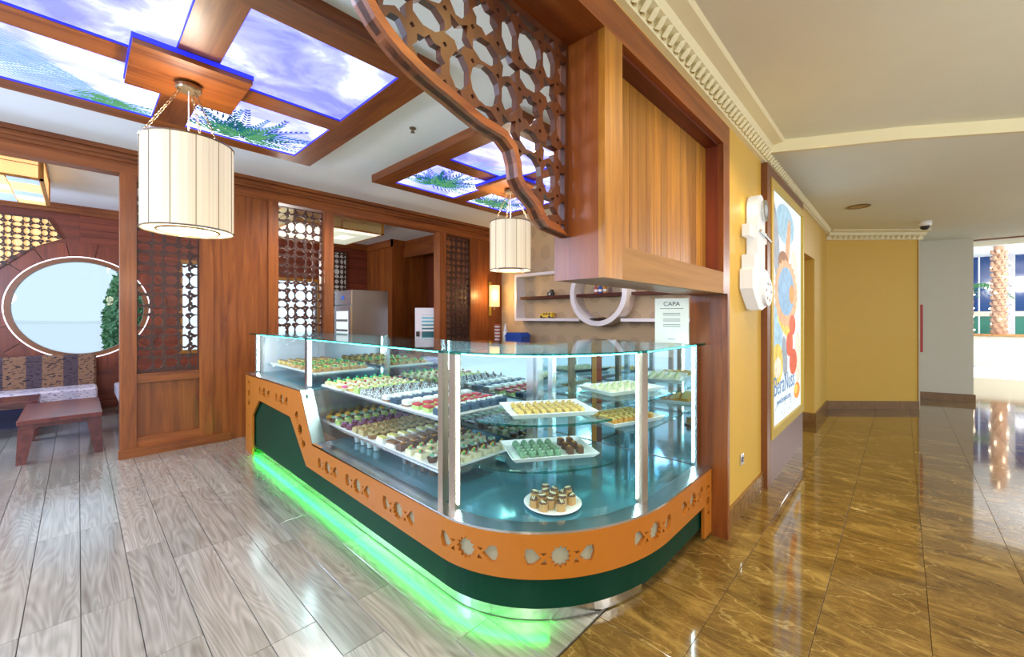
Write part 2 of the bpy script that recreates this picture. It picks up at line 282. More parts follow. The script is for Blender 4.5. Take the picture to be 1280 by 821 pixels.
# ------------------------------------------------------------------ mesh helpers
class MB:
    def __init__(s): s.v = []; s.f = []
    def add(s, vs, fs):
        o = len(s.v); s.v += [tuple(map(float, p)) for p in vs]; s.f += [tuple(i+o for i in f) for f in fs]; return s
    def box(s, x0, x1, y0, y1, z0, z1, mat=None):
        p = [(x, y, z) for z in (z0, z1) for x, y in ((x0, y0), (x1, y0), (x1, y1), (x0, y1))]
        if mat is not None: p = [tuple(mat @ Vector(q)) for q in p]
        return s.add(p, [(3, 2, 1, 0), (4, 5, 6, 7), (0, 1, 5, 4), (1, 2, 6, 5), (2, 3, 7, 6), (3, 0, 4, 7)])
    def bbox(s, x0, x1, y0, y1, z0, z1, b, mat=None):      # box with chamfered top and vertical edges
        lo = [(x0+b, y0), (x1-b, y0), (x1, y0+b), (x1, y1-b), (x1-b, y1), (x0+b, y1), (x0, y1-b), (x0, y0+b)]
        hi = [(x0+2*b, y0+b), (x1-2*b, y0+b), (x1-b, y0+2*b), (x1-b, y1-2*b), (x1-2*b, y1-b), (x0+2*b, y1-b), (x0+b, y1-2*b), (x0+b, y0+2*b)]
        p = [(x, y, z0) for x, y in lo]+[(x, y, z1-b) for x, y in lo]+[(x, y, z1) for x, y in hi]
        if mat is not None: p = [tuple(mat @ Vector(q)) for q in p]
        f = [tuple(range(7, -1, -1)), tuple(range(16, 24))]
        for k in (0, 8):
            for i in range(8): j = (i+1) % 8; f.append((k+i, k+j, k+8+j, k+8+i))
        return s.add(p, f)
    def lathe(s, prof, n=16, c=(0, 0, 0), flute=0.0, mat=None, a0=0.0):
        p = []
        for k, (r, z) in enumerate(prof):
            for i in range(n):
                a = 2*PI*i/n+a0; q = r*(1+(flute if i % 2 else -flute))
                p.append((c[0]+q*math.cos(a), c[1]+q*math.sin(a), c[2]+z))
        if mat is not None: p = [tuple(mat @ Vector(q)) for q in p]
        f = []
        for k in range(len(prof)-1):
            for i in range(n): j = (i+1) % n; f.append((k*n+i, k*n+j, (k+1)*n+j, (k+1)*n+i))
        if prof[0][0] > 1e-6: f.append(tuple(range(n-1, -1, -1)))
        if prof[-1][0] > 1e-6: f.append(tuple((len(prof)-1)*n+i for i in range(n)))
        return s.add(p, f)
    def blob(s, c, r, sq=1.0, n=7):
        return s.lathe([(1e-7, -r*sq), (r*0.7, -r*0.7*sq), (r, 0), (r*0.7, r*0.7*sq), (1e-7, r*sq)], n, c)
    def tube(s, pts, r, n=6, closed=False):
        pts = [Vector(p) for p in pts]; m = len(pts); rings = []
        for i, p in enumerate(pts):
            a = pts[(i-1) % m] if closed or i > 0 else p; b = pts[(i+1) % m] if closed or i < m-1 else p
            t = (b-a).normalized(); u = t.orthogonal() if abs(t.z) > 0.99 else t.cross(Vector((0, 0, 1))); u.normalize(); v = t.cross(u)
            rings.append([p+u*r*math.cos(2*PI*k/n)+v*r*math.sin(2*PI*k/n) for k in range(n)])
        f = []
        for i in range(m if closed else m-1):
            j = (i+1) % m
            for k in range(n): l = (k+1) % n; f.append((i*n+k, i*n+l, j*n+l, j*n+k))
        if not closed: f += [tuple(range(n-1, -1, -1)), tuple((m-1)*n+k for k in range(n))]
        return s.add([q for r_ in rings for q in r_], f)
    def prism(s, poly, lo, hi, fn):                       # polygon (u,v) between w=lo and w=hi, mapped by fn(u,v,w)
        n = len(poly)
        return s.add([fn(u, v, lo) for u, v in poly]+[fn(u, v, hi) for u, v in poly],
                     [tuple(range(n-1, -1, -1)), tuple(range(n, 2*n))]+[(i, (i+1) % n, n+(i+1) % n, n+i) for i in range(n)])
    def mesh(s, name, mat, smooth=False):
        me = bpy.data.meshes.new(name); me.from_pydata(s.v, [], s.f); me.materials.append(M[mat])
        bm = bmesh.new(); bm.from_mesh(me); bmesh.ops.recalc_face_normals(bm, faces=bm.faces); bm.to_mesh(me); bm.free()
        if smooth:
            for p in me.polygons: p.use_smooth = True
        me.update(); return me
    def build(s, name, mat, parent=None, smooth=False, label=None):
        o = bpy.data.objects.new(name, s.mesh(name, mat, smooth)); C.objects.link(o)
        if parent is not None: o.parent = parent
        if label: o['label'] = label
        return o
def B(*a): return MB().box(*a)
def tag(o, label, cat, group=None):
    o['label'] = label; o['category'] = cat
    if group: o['group'] = group
    return o
def thing(name, label, cat, loc=(0, 0, 0), rz=0.0, group=None):
    o = bpy.data.objects.new(name, None); C.objects.link(o); o.location = loc; o.rotation_euler = (0, 0, rz); o.empty_display_size = 0.1
    return tag(o, label, cat, group)
def struct(name, mb, mat, smooth=False):
    o = mb.build(name, mat, None, smooth); o['kind'] = 'structure'; return o
def dup(root, loc, rz=None, label=None, group=None):
    r = root.copy(); C.objects.link(r); r.location = loc
    if rz is not None: r.rotation_euler = (0, 0, rz)
    if label: r['label'] = label
    if group: r['group'] = group
    for ch in root.children:
        c = ch.copy(); C.objects.link(c); c.parent = r
        for g in ch.children:
            d = g.copy(); C.objects.link(d); d.parent = c
    return r
def link_mesh(name, me, loc, parent=None, rot=(0, 0, 0), scale=(1, 1, 1)):
    o = bpy.data.objects.new(name, me); C.objects.link(o); o.location = loc; o.rotation_euler = rot; o.scale = scale
    if parent is not None: o.parent = parent
    return o
def inside(P, poly):
    poly = np.asarray(poly, float); x, y = P[:, 0], P[:, 1]; r = np.zeros(len(P), bool); j = len(poly)-1
    for i in range(len(poly)):
        (xi, yi), (xj, yj) = poly[i], poly[j]
        c = ((yi > y) != (yj > y))
        if c.any(): r[c] ^= (x[c] < (xj-xi)*(y[c]-yi)/((yj-yi) or 1e-12)+xi)
        j = i
    return r
def plate(outer, holes, fn, thick, inset=None, extra=()):
    """solid plate with cut-outs: outer polygon, hole polygons (cut only inside inset); fn(u,v,w) -> xyz, w in (0,thick)"""
    vs = []; es = []
    def ring(p):
        o = len(vs); vs.extend(Vector((float(a), float(b))) for a, b in p); es.extend((o+i, o+(i+1) % len(p)) for i in range(len(p)))
    ring(outer)
    if inset is not None: ring(inset)
    for h in holes: ring(h)
    vs.extend(Vector((float(a), float(b))) for a, b in extra)
    V, E, F, *_ = delaunay_2d_cdt(vs, es, [], 0, 1e-6)
    V = np.array([(v.x, v.y) for v in V]); F = np.array([tuple(f) for f in F])
    cen = V[F].mean(1); keep = inside(cen, outer)
    cut = np.zeros(len(F), bool)
    for h in holes:
        h = np.asarray(h); lo, hi = h.min(0), h.max(0)
        k = np.where((cen[:, 0] > lo[0]) & (cen[:, 0] < hi[0]) & (cen[:, 1] > lo[1]) & (cen[:, 1] < hi[1]))[0]
        if len(k): cut[k] |= inside(cen[k], h)
    if inset is not None: cut &= inside(cen, inset)
    F = F[keep & ~cut]; used = np.unique(F); ix = -np.ones(len(V), int); ix[used] = np.arange(len(used)); V = V[used]; F = ix[F]; n = len(V)
    cnt = {}
    for a, b, c in F:
        for e in ((a, b), (b, c), (c, a)): cnt[e] = 1
    mb = MB(); fs = [tuple(int(q) for q in t) for t in F]+[tuple(int(q)+n for q in t[::-1]) for t in F]
    for (a, b) in cnt:
        if (b, a) not in cnt: fs.append((int(a), int(a)+n, int(b)+n, int(b)))
    mb.add([fn(u, v, 0.0) for u, v in V]+[fn(u, v, thick) for u, v in V], fs)
    return mb
def ngon(c, r, n, a0=0.0): return [(c[0]+r*math.cos(a0+2*PI*i/n), c[1]+r*math.sin(a0+2*PI*i/n)) for i in range(n)]
def star(c, r, n, k=0.55, a0=PI/2): return [(c[0]+(r if i % 2 == 0 else r*k)*math.cos(a0+PI*i/n), c[1]+(r if i % 2 == 0 else r*k)*math.sin(a0+PI*i/n)) for i in range(2*n)]
def girih(u0, u1, v0, v1, s, ou=0.0, ov=0.0):
    """star-and-polygon screen pattern on a quarter grid"""
    H = []; q = s/4
    for i in range(int((u0-ou)//q)-1, int((u1-ou)//q)+3):
        for j in range(int((v0-ov)//q)-1, int((v1-ov)//q)+3):
            c = (ou+i*q, ov+j*q); a, b = i % 4, j % 4
            if (a, b) in ((0, 0), (2, 2)): H.append(ngon(c, 0.148*s, 12))
            elif (a, b) in ((2, 0), (0, 2)): H.append(star(c, 0.130*s, 8, 0.76))
            elif a % 2 and b % 2: H.append(star(c, 0.134*s, 5, 0.52, PI/2 if (i+j) % 4 else -PI/2))
            else:
                hx = [(0.086, 0.05), (0.086, -0.05), (0.03, -0.124), (-0.03, -0.124), (-0.082, -0.05), (-0.082, 0.05), (-0.03, 0.124), (0.03, 0.124)]
                H.append([(c[0]+p*s, c[1]+r_*s) if a % 2 else (c[0]+r_*s, c[1]+p*s) for p, r_ in hx])
            if a % 2 == 0 and b % 2 == 0:
                for du, dv in ((0.5, 0.5), (-0.5, 0.5), (0.5, -0.5), (-0.5, -0.5)):
                    H.append(ngon((c[0]+du*q*1.02, c[1]+dv*q*1.02), 0.020*s, 4))
    return [h for h in H if max(p[0] for p in h) > u0 and min(p[0] for p in h) < u1 and max(p[1] for p in h) > v0 and min(p[1] for p in h) < v1]
def rect(u0, u1, v0, v1): return [(u0, v0), (u1, v0), (u1, v1), (u0, v1)]

# ------------------------------------------------------------------ the setting: floors
XS = -6.0      # screen wall face
YB = 6.04      # wallpaper wall
fl = struct('floor', B(-9.7, -1.10, -3.0, YB+0.1, -0.05, -0.012), 'dark_gap')
rng = random.Random(3); PW = 0.2
plank_meshes = {}
def plank_mesh(L):
    L = round(L, 2)
    if L not in plank_meshes: plank_meshes[L] = MB().bbox(0.0015, L-0.0015, 0.0015, PW-0.0015, -0.012, 0, 0.001).mesh('plank', 'plank_grey')
    return plank_meshes[L]
row = 0; y = -2.99
while y < 2.2:
    x = -9.6 + rng.choice((-0.9, -0.6, -0.3, 0))
    while x < -1.11:
        a = max(x, -9.6); b = min(x+1.2, -1.11)
        if b-a > 0.05: link_mesh('plank', plank_mesh(b-a), (a, y, 0), fl)
        x += 1.2
    y += PW; row += 1
fm = struct('floor', B(-1.10, 9.0, -4.0, 30.0, -0.05, -0.011), 'dark_gap')
TW = 0.4; TL = 0.8
tmesh = MB().bbox(0.001, TW-0.001, 0.001, TL-0.001, -0.011, 0, 0.0008).mesh('tile', 'marble_brown')
for i in range(-2, 6):
    yy = -0.6 + (0.4 if i % 2 else 0.0)
    while yy < 12.0:
        link_mesh('tile', tmesh, (-0.3+i*TW, yy, 0), fm); yy += TL
struct('floor', B(2.1, 9.0, -4.0, 15.5, -0.011, 0.0), 'marble_brown')
struct('floor', B(-1.10, 2.1, 10.4, 15.5, -0.0108, -0.0008), 'marble_brown'); struct('floor', B(-1.10, 9.0, 15.5, 30.0, -0.011, 0.0), 'porcelain')
struct('trim_1', B(-1.125, -1.095, -3.0, 1.40, -0.01, 0.004), 'steel')

# ceilings
struct('ceiling', B(-9.7, -1.10, -2.6, YB+0.1, 3.28, 3.36), 'plaster')
struct('ceiling', B(-0.90, 4.0, -2.4, 4.0, 3.02, 3.10), 'plaster_warm')
bm_ = MB()
bm_.prism([(-0.90, 4.10), (0.0, 4.55), (1.0, 5.2), (2.2, 6.2), (4.0, 8.0), (4.0, 12.4), (-0.90, 12.4)], 2.92, 3.0, lambda u, v, z: (u, v, z))
struct('ceiling', bm_, 'plaster_warm')
bm_ = MB()   # step of the ceiling, curved bulkhead
ed = [(-0.90, 4.06), (0.0, 4.51), (1.0, 5.16), (2.2, 6.16), (4.0, 7.96)]
bm_.prism(ed+[(x, y+0.04) for x, y in ed[::-1]], 2.92, 3.03, lambda u, v, z: (u, v, z))
struct('trim_2', bm_, 'cornice_cream')
bm_ = MB(); bm_.prism([(-0.90, 4.0), (4.0, 4.0), (4.0, 7.98), (2.2, 6.18), (1.0, 5.18), (0.0, 4.53), (-0.90, 4.08)], 3.02, 3.1, lambda u, v, z: (u, v, z))
struct('ceiling', bm_, 'plaster_warm')

# screen wall, back room walls
WC = (0.05, 1.66); WR = 0.80       # round window centre (y, z) and radius
struct('wall_back', plate(rect(-3.0, 4.95, 0.0, 3.28), [ngon(WC, WR, 64), rect(2.55, 3.72, 0.55, 2.30), rect(1.32, 1.62, 0.9, 2.5)], lambda u, v, t: (-9.59-t, u, v), 0.16), 'mahogany_y')
wb = bpy.data.objects['wall_back']
for i, z in enumerate(np.arange(2.58, 3.1, 0.115)):             # horizontal boards above the round window
    MB().bbox(-0.012, 0, 0.02, 3.74, 0.003, 0.112, 0.002, Matrix.Translation((-9.578, 0, float(z)))).build('plank', 'mahogany_y', wb)
for i, z in enumerate(np.arange(1.5, 2.9, 0.115)):
    MB().bbox(-0.012, 0, 4.40, 4.9, 0.003, 0.112, 0.002, Matrix.Translation((-9.578, 0, float(z)))).build('plank', 'mahogany_y', wb)
win = struct('window_1', plate(ngon(WC, WR+0.015, 64), [ngon(WC, WR-0.06, 64)], lambda u, v, t: (-9.57-t, u, v), 0.14), 'frame_brown')
MB().tube([(-9.56, WC[0]+(WR+0.012)*math.cos(2*PI*i/64), WC[1]+(WR+0.012)*math.sin(2*PI*i/64)) for i in range(64)], 0.008, 6, True).build('rim_light', 'window_rim_light', win)
MB().prism(ngon(WC, WR-0.055, 64), -9.66, -9.65, lambda u, v, x: (x, u, v)).build('pane', 'glass_tinted', win)  # pane tint added to dim the bright sky behind it
NS = 18
for i in range(NS):                                            # radial veneer segments around the window
    a0, a1 = 2*PI*i/NS+0.006, 2*PI*(i+1)/NS-0.006; p = []
    for k in range(5): a = a0+(a1-a0)*k/4; p.append((WC[0]+(WR+0.02)*math.cos(a), WC[1]+(WR+0.02)*math.sin(a)))
    for k in range(5): a = a1+(a0-a1)*k/4; p.append((WC[0]+(WR+0.24)*math.cos(a), WC[1]+(WR+0.24)*math.sin(a)))
    MB().prism(p, -9.588, -9.562, lambda u, v, x: (x, u, v)).build('segment', 'mahogany_v', win)
for nn, (y0, y1, z0, z1) in enumerate(((2.55, 3.72, 0.55, 2.30), (1.32, 1.62, 0.9, 2.5))):
    wn = struct('window_%d' % (nn+2), MB().box(-9.66, -9.56, y0-0.06, y0, z0-0.06, z1+0.06).box(-9.66, -9.56, y1, y1+0.06, z0-0.06, z1+0.06).box(-9.66, -9.56, y0, y1, z0-0.06, z0).box(-9.66, -9.56, y0, y1, z1, z1+0.06), 'wood_gold')
    MB().box(-9.65, -9.64, y0, y1, z0, z1).build('pane', 'glass', wn)
struct('trim_3', MB().box(-9.59, -9.52, -3.0, 4.92, 3.14, 3.28).box(-9.59, -9.49, -3.0, 4.92, 3.20, 3.28), 'wood_y')
struct('baseboard_back', B(-9.59, -9.56, -3.0, 4.92, 0, 0.12), 'mahogany_y')
# corner block, doorway behind the service opening
struct('wall_corner', MB().box(-9.59, -8.42, 4.92, 6.0, 0, 3.28), 'wood_v')
struct('trim_4', MB().box(-9.59, -8.38, 4.88, 4.92, 3.12, 3.28).box(-8.42, -8.38, 4.88, 5.23, 3.12, 3.28), 'wood_x')
struct('wall_corner', MB().box(-8.42, -6.1, 5.23, 5.35, 2.90, 3.28).box(-6.98, -6.1, 5.23, 5.35, 0, 2.90), 'wood_x')
struct('wall_corner', MB().box(-8.42, -6.1, 5.9, 6.0, 0, 3.28), 'mahogany_v')
d1 = struct('door_1', B(-7.22, -7.14, 5.26, 5.32, 0, 2.90), 'white_lacquer'); MB().box(-7.14, -7.0, 5.25, 5.33, 0, 2.9).build('jamb', 'wood_pale', d1)
# screen wall: header, cornice, posts, panels
hd = struct('wall_screen', MB().box(XS-0.16, XS, -3.0, YB, 3.03, 3.28), 'wood_y')
struct('trim_5', MB().box(XS, XS+0.035, -3.0, YB, 3.15, 3.28).box(XS, XS+0.055, -3.0, YB, 3.185, 3.215).box(XS, XS+0.075, -3.0, YB, 3.235, 3.28), 'wood_y')
def wallpart(name, y0, y1, z0, z1, mat, d=0.0, t=0.14):
    return MB().box(XS-t, XS-d, y0, y1, z0, z1).build(name, mat, hd)
wallpart('post', 0.305, 0.435, 0, 3.03, 'wood_v', -0.02, 0.16)
wallpart('stile', 0.985, 1.12, 0, 3.03, 'wood_v')
wallpart('rail', 0.435, 0.985, 0.79, 0.89, 'wood_y'); wallpart('rail', 0.435, 0.985, 0.09, 0.20, 'wood_y'); wallpart('rail', 0.435, 0.985, 2.97, 3.03, 'wood_y')
wallpart('lower_panel', 0.435, 0.985, 0.20, 0.79, 'wood_v', 0.03)
wallpart('veneer_panel', 1.12, 1.71, 0.0, 3.03, 'wood_v', 0.02)
wallpart('stile', 1.71, 1.83, 0, 3.03, 'wood_v')
wallpart('rail', 1.83, 2.42, 0.75, 0.86, 'wood_y'); wallpart('lower_panel', 1.83, 2.42, 0, 0.75, 'wood_v', 0.03)
wallpart('post', 2.42, 2.55, 0, 3.03, 'wood_v', -0.02, 0.16)
wallpart('half_wall', 2.55, 4.44, 0, 0.95, 'wood_v', 0.02); wallpart('post', 4.44, 4.58, 0, 3.03, 'wood_v', -0.02, 0.16)
wallpart('lower_panel', 4.58, 5.18, 0, 0.86, 'wood_v', 0.03)
wallpart('stile', 5.18, 5.27, 0, 3.03, 'wood_v')
wallpart('veneer_panel', 5.27, YB, 0, 3.03, 'wood_v', 0.02)
MB().box(XS-0.01, XS+0.03, 0.29, 1.30, 0, 0.10).build('skirting', 'wood_y', hd)
def screen(y0, y1, z0, z1, s, ou, ov):
    o = plate(rect(y0, y1, z0, z1), girih(y0, y1, z0, z1, s, ou, ov), lambda u, v, t: (XS-0.05-t, u, v), 0.025, inset=rect(y0+0.012, y1-0.012, z0+0.012, z1-0.012)).build('lattice_screen', 'lattice_brown', hd)
    return o
screen(0.435, 0.985, 0.89, 2.97, 0.47, 0.50, 0.99); screen(1.83, 2.42, 0.86, 3.0, 0.47, 1.89, 1.10); screen(4.58, 5.18, 0.86, 3.0, 0.47, 4.70, 1.0)
# wallpaper wall
struct('wall_wallpaper', B(XS-0.2, -1.12, YB, YB+0.1, 0, 3.36), 'wallpaper')
# amber lattice on the window wall, dark lattice beside the fridge
am = thing('wall_lattice', 'amber backlit lattice panel on dark boards above the round window', 'lattice', (-9.575, -0.7, 2.2))
poly = [(-1.9, 3.03), (-0.31, 3.03), (-0.17, 2.74), (-0.42, 2.60), (-0.80, 2.20), (-1.1, 1.9), (-1.9, 1.9)]
def off(dx, dy, dz): return lambda u, v, t: (dx+t, u-dy, v-dz)
plate(poly, girih(-1.9, -0.1, 1.9, 3.03, 0.36, -0.62, 2.62), off(0.03, -0.7, 2.2), 0.02, inset=[(a*0.985-0.012, 2.5+(b-2.5)*0.96) for a, b in poly]).build('lattice', 'lattice_brown', am)
MB().prism(poly, 0.002, 0.012, lambda u, v, x: (x, u+0.7, v-2.2)).build('light_panel', 'amber_screen', am)
dl = thing('wall_lattice', 'dark lattice panel on the back wall left of the steel fridge', 'lattice', (-9.575, 4.1, 1.5))
plate(rect(3.75, 4.38, 1.2, 3.04), girih(3.75, 4.38, 1.2, 3.04, 0.47, 3.9, 1.4), off(0.03, 4.1, 1.5), 0.02, inset=rect(3.77, 4.36, 1.22, 3.02)).build('lattice', 'lattice_brown', dl)
MB().box(0.002, 0.01, -0.35, 0.28, -0.3, 1.54).build('backing', 'plaster', dl)

# yellow corridor wall, cornice, baseboard, niche
XW = -0.90; YE = 8.5
wy = struct('wall_left', MB().box(XW-0.2, XW, 3.05, 6.05, 0, 3.02).box(XW-0.2, XW, 7.2, YE, 0, 3.02).box(XW-0.2, XW, 6.05, 7.2, 2.33, 3.02)
       .box(XW-0.2, XW, -3.0, 3.05, 2.79, 3.36).box(XW-0.75, XW-0.65, 6.0, 7.25, 0, 2.4).box(XW-0.75, XW-0.2, 7.2, 7.3, 0, 2.4).box(XW-0.75, XW-0.2, 5.95, 6.05, 0, 2.4).box(XW-0.75, XW-0.2, 6.0, 7.25, 2.33, 2.43), 'yellow_paint')
def corn_profile(): return [(0, -0.13), (0.03, -0.125), (0.04, -0.075), (0.085, -0.06), (0.10, -0.02), (0.165, 0.0), (0.18, 0.02), (0, 0.02)]
mb = MB(); mb.prism(corn_profile(), -2.4, YE, lambda u, v, w_: (XW+u, w_, 3.0+v)); co = struct('trim_6', mb, 'cornice_cream')
_lv = [(0.045, -0.032, -0.115), (0.062, 0, -0.118), (0.045, 0.032, -0.115), (0.085, 0.036, -0.075), (0.105, 0, -0.068), (0.085, -0.036, -0.075), (0.085, 0.0, -0.095), (0.03, 0, -0.09)]
lf = MB(); lf.add([(x*0.9, y*0.62, z) for x, y, z in _lv],
                 [(0, 1, 6), (1, 2, 6), (2, 3, 6), (3, 4, 6), (4, 5, 6), (5, 0, 6), (0, 5, 7), (5, 4, 7), (4, 3, 7), (3, 2, 7), (2, 1, 7), (1, 0, 7)])
lfm = lf.mesh('cornice_leaf', 'cornice_cream')
for i in range(92): link_mesh('cornice_leaf', lfm, (XW, 1.3+i*0.078, 3.0), co)
struct('baseboard_left', MB().box(XW, XW+0.022, 3.06, 4.14, 0, 0.14).box(XW, XW+0.022, 5.95, 6.05, 0, 0.14).box(XW, XW+0.022, 7.2, YE, 0, 0.14).box(XW-0.65, XW-0.63, 6.05, 7.2, 0, 0.14).box(XW-0.65, XW, 7.178, 7.2, 0, 0.14), 'stone_base')
# slanted end wall and white wall beside it
e0, e1 = Vector((XW, YE)), Vector((0.20, 9.50)); g0, g1 = Vector((0.20, 10.75)), Vector((0.93, 10.98))
def slab(a, b, t, z0, z1, mb=None):
    mb = mb or MB(); d = (b-a).normalized(); nrm = Vector((-d.y, d.x))*t
    q = [a, b, b+nrm, a+nrm]; return mb.prism([(p.x, p.y) for p in q], z0, z1, lambda u, v, z: (u, v, z))
we = struct('wall_end', slab(e0-(e1-e0)*0.02, e1, 0.15, 0, 2.92), 'yellow_paint')
d = (e1-e0).normalized(); nr = Vector((d.y, -d.x))
mb = MB(); ln = (e1-e0).length
mb.prism(corn_profile(), -0.02, ln+0.05, lambda u, v, s_: (e0.x+d.x*s_+nr.x*u, e0.y+d.y*s_+nr.y*u, 2.905+v)); ce = struct('trim_7', mb, 'cornice_cream')
for i in range(17): link_mesh('cornice_leaf', lfm, (e0.x+d.x*(0.08+i*0.085), e0.y+d.y*(0.08+i*0.085), 2.905), ce, (0, 0, math.atan2(nr.y, nr.x)))
struct('wall_end', slab(e1+Vector((0.0, -0.02)), g0, -0.02, 0, 2.92), 'white_paint')
struct('wall_white', slab(g0, g1, 0.2, 0, 2.92), 'white_paint'); struct('wall_white', slab(g1, g1+Vector((-0.1, 3.5)), 0.1, 0, 2.92), 'white_paint')
struct('baseboard_end', slab(e0, e1, -0.022, 0, 0.13), 'stone_base'); struct('baseboard_white', slab(g0, g1+Vector((0.02, 0.005)), -0.022, 0, 0.13), 'stone_base')
tag(B(0.205, 0.26, 9.75, 10.3, 0.92, 1.72).build('fire_cabinet', 'red_paint'), 'narrow red cabinet edge on the corner beside the white wall', 'cabinet')
# lobby: ceiling edge, window wall
struct('ceiling', B(0.3, 12.0, 12.4, 22.1, 3.65, 3.7), 'plaster'); struct('trim_8', B(0.80, 4.0, 11.25, 11.35, 2.90, 2.945), 'frame_brown')
struct('ceiling', B(0.93, 12.0, 12.35, 12.45, 2.95, 3.7), 'plaster')
wl = struct('wall_lobby', MB().box(0.8, 12, 22.0, 22.1, 1.55, 1.72).box(0.8, 12, 22.0, 22.1, 0.0, 0.75), 'white_paint')
for x0, x1 in ((0.8, 1.98), (2.02, 2.52), (2.82, 5.9)): MB().box(x0, x1, 22.03, 22.06, 1.72, 3.65).build('pane', 'skyblue_glass', wl)
for x0, x1 in ((0.8, 1.98), (2.02, 2.52), (2.82, 5.9)): MB().box(x0, x1, 22.03, 22.06, 0.75, 1.55).build('pane', 'garden_teal', wl)
MB().box(2.54, 2.80, 21.95, 22.08, 0.0, 3.65).build('column', 'grey_panel', wl)
for z in (3.2, 2.5, 1.85):
    pts = [(2.67+0.10*math.sin(t*2.2)*(1-0.4*t/3), 21.93, z+0.16-0.11*t) for t in np.linspace(0, 3.2, 14)]
    MB().tube(pts, 0.025, 5).build('swan_ornament', 'sign_white', wl)
# ------------------------------------------------------------------ ceiling light boxes with printed skies
def frond(mb, base, ang, L, wd, n, z, curve=0.25, ratio=0.35, xr=None):
    """flat palm frond print: thin leaflets along a bent rib"""
    bx_, by_ = base
    for i in range(n):
        t = i/(n-1); a = ang+curve*t; px_ = bx_+L*t*math.cos(ang+curve*t*0.5); py_ = by_+L*t*math.sin(ang+curve*t*0.5)
        l = L*ratio*(1-0.55*t)*(0.55+0.45*math.sin(PI*min(1, t*1.5+0.2)))
        for sgn in (-1, 1):
            b = a+sgn*(0.75-0.35*t)
            ex, ey = px_+l*math.cos(b), py_+l*math.sin(b); nx, ny = -math.sin(b)*wd, math.cos(b)*wd; mx_, my_ = px_+0.45*l*math.cos(b), py_+0.45*l*math.sin(b)
            q = [(px_, py_), (mx_+nx, my_+ny), (ex, ey), (mx_-nx, my_-ny)]
            if xr: q = [(min(max(a_, xr[0]), xr[1]), min(max(b_, xr[2]), xr[3])) for a_, b_ in q]
            mb.prism(q, z-0.0015, z, lambda u, v, w_: (u, v, w_))
def skylight(cy, label, n):
    t = thing('ceiling_light_box', label, 'ceiling light', (-3.60, cy, 3.28))
    zf, zt = -0.09, 0.0
    X0, X1, Y0, Y1 = -1.20, 1.24, -1.25, 1.25
    xb, yb = (-1.02, -0.14, 0.08, 1.02), (-1.03, -0.10, 0.12, 1.03)
    def beam(x0, x1, y0, y1, mat): MB().box(x0, x1, y0, y1, zf, zt).build('beam', mat, t)
    beam(X0, X1, Y0, yb[0], 'wood_x'); beam(X0, X1, yb[3], Y1, 'wood_x'); beam(X0, xb[0], yb[0], yb[3], 'wood_y'); beam(xb[3], X1, yb[0], yb[3], 'wood_y')
    beam(xb[1], xb[2], yb[0], yb[3], 'wood_y'); beam(xb[0], xb[1], yb[1], yb[2], 'wood_x'); beam(xb[2], xb[3], yb[1], yb[2], 'wood_x')
    for i, (a, b) in enumerate(((xb[0], xb[1]), (xb[2], xb[3]))):
        for j, (c_, d_) in enumerate(((yb[0], yb[1]), (yb[2], yb[3]))):
            p = MB().box(a, b, c_, d_, -0.072, -0.06).build('sky_panel', 'sky_print_pale' if i == 0 else 'sky_print', t)
            MB().box(a, a+0.004, c_, d_, -0.085, -0.072).box(b-0.004, b, c_, d_, -0.085, -0.072).box(a+0.004, b-0.004, c_, c_+0.004, -0.085, -0.072).box(a+0.004, b-0.004, d_-0.004, d_, -0.085, -0.072).build('edge_glow', 'blue_led', p)
            lim = (a+0.01, b-0.01, c_+0.01, d_-0.01); r = random.Random(n*10+i*2+j)
            if i == 0:
                if j == 0 and n == 0:
                    m1 = MB(); m2 = MB()
                    for k in range(5): frond(m1, (a+0.12+0.15*k, c_-0.1), 1.60+0.10*k, 1.15-0.10*k, 0.0045, 26, -0.0735, 0.35, 0.40, lim)
                    m1.build('palm_print', 'palm_pale', p)
                    for k in range(3): frond(m2, (a+0.06+0.02*k, c_+0.45+0.05*k), 1.3+0.25*k, 0.5, 0.008, 16, -0.0755, 0.1, 0.35, lim)
                    m2.build('palm_print', 'palm_light', p)
                else:
                    cc = (a+0.12, (c_+d_)/2-0.05) if j else (a+0.30, (c_+d_)/2-0.05)
                    for mt, kk, zz, L in (('palm_dark', 12, -0.0735, 0.68), ('palm_mid', 9, -0.0755, 0.60), ('palm_light', 5, -0.0775, 0.46)):
                        m1 = MB()
                        for k in range(kk): frond(m1, (cc[0]+r.uniform(-.05, .05), cc[1]+r.uniform(-.05, .05)), -1.5+3.0*k/(kk-1)+r.uniform(-.2, .2), L*r.uniform(.7, 1.1), 0.009, 13, zz, r.uniform(-.6, .6), 0.32, lim)
                        m1.build('palm_print', mt, p)
            elif n == 1 and j == 0:
                m1 = MB()
                for k in range(4): frond(m1, (a, c_+0.3+0.1*k), 0.2+0.3*k, 0.3, 0.006, 12, -0.0735, 0.3, 0.3, lim)
                m1.build('palm_print', 'palm_pale', p)
    MB().box(-0.31, 0.31, -0.31, 0.31, -0.155, -0.125).build('lamp_board', 'wood_y', t)
    MB().box(-0.315, 0.315, -0.315, 0.315, -0.125, -0.095).build('board_glow', 'blue_led', t)
    return t
skylight(0.53, 'nearer wood-framed sky light box in the ceiling, above the left pendant', 0)
skylight(3.77, 'farther wood-framed sky light box in the ceiling, behind the hanging lattice', 1)

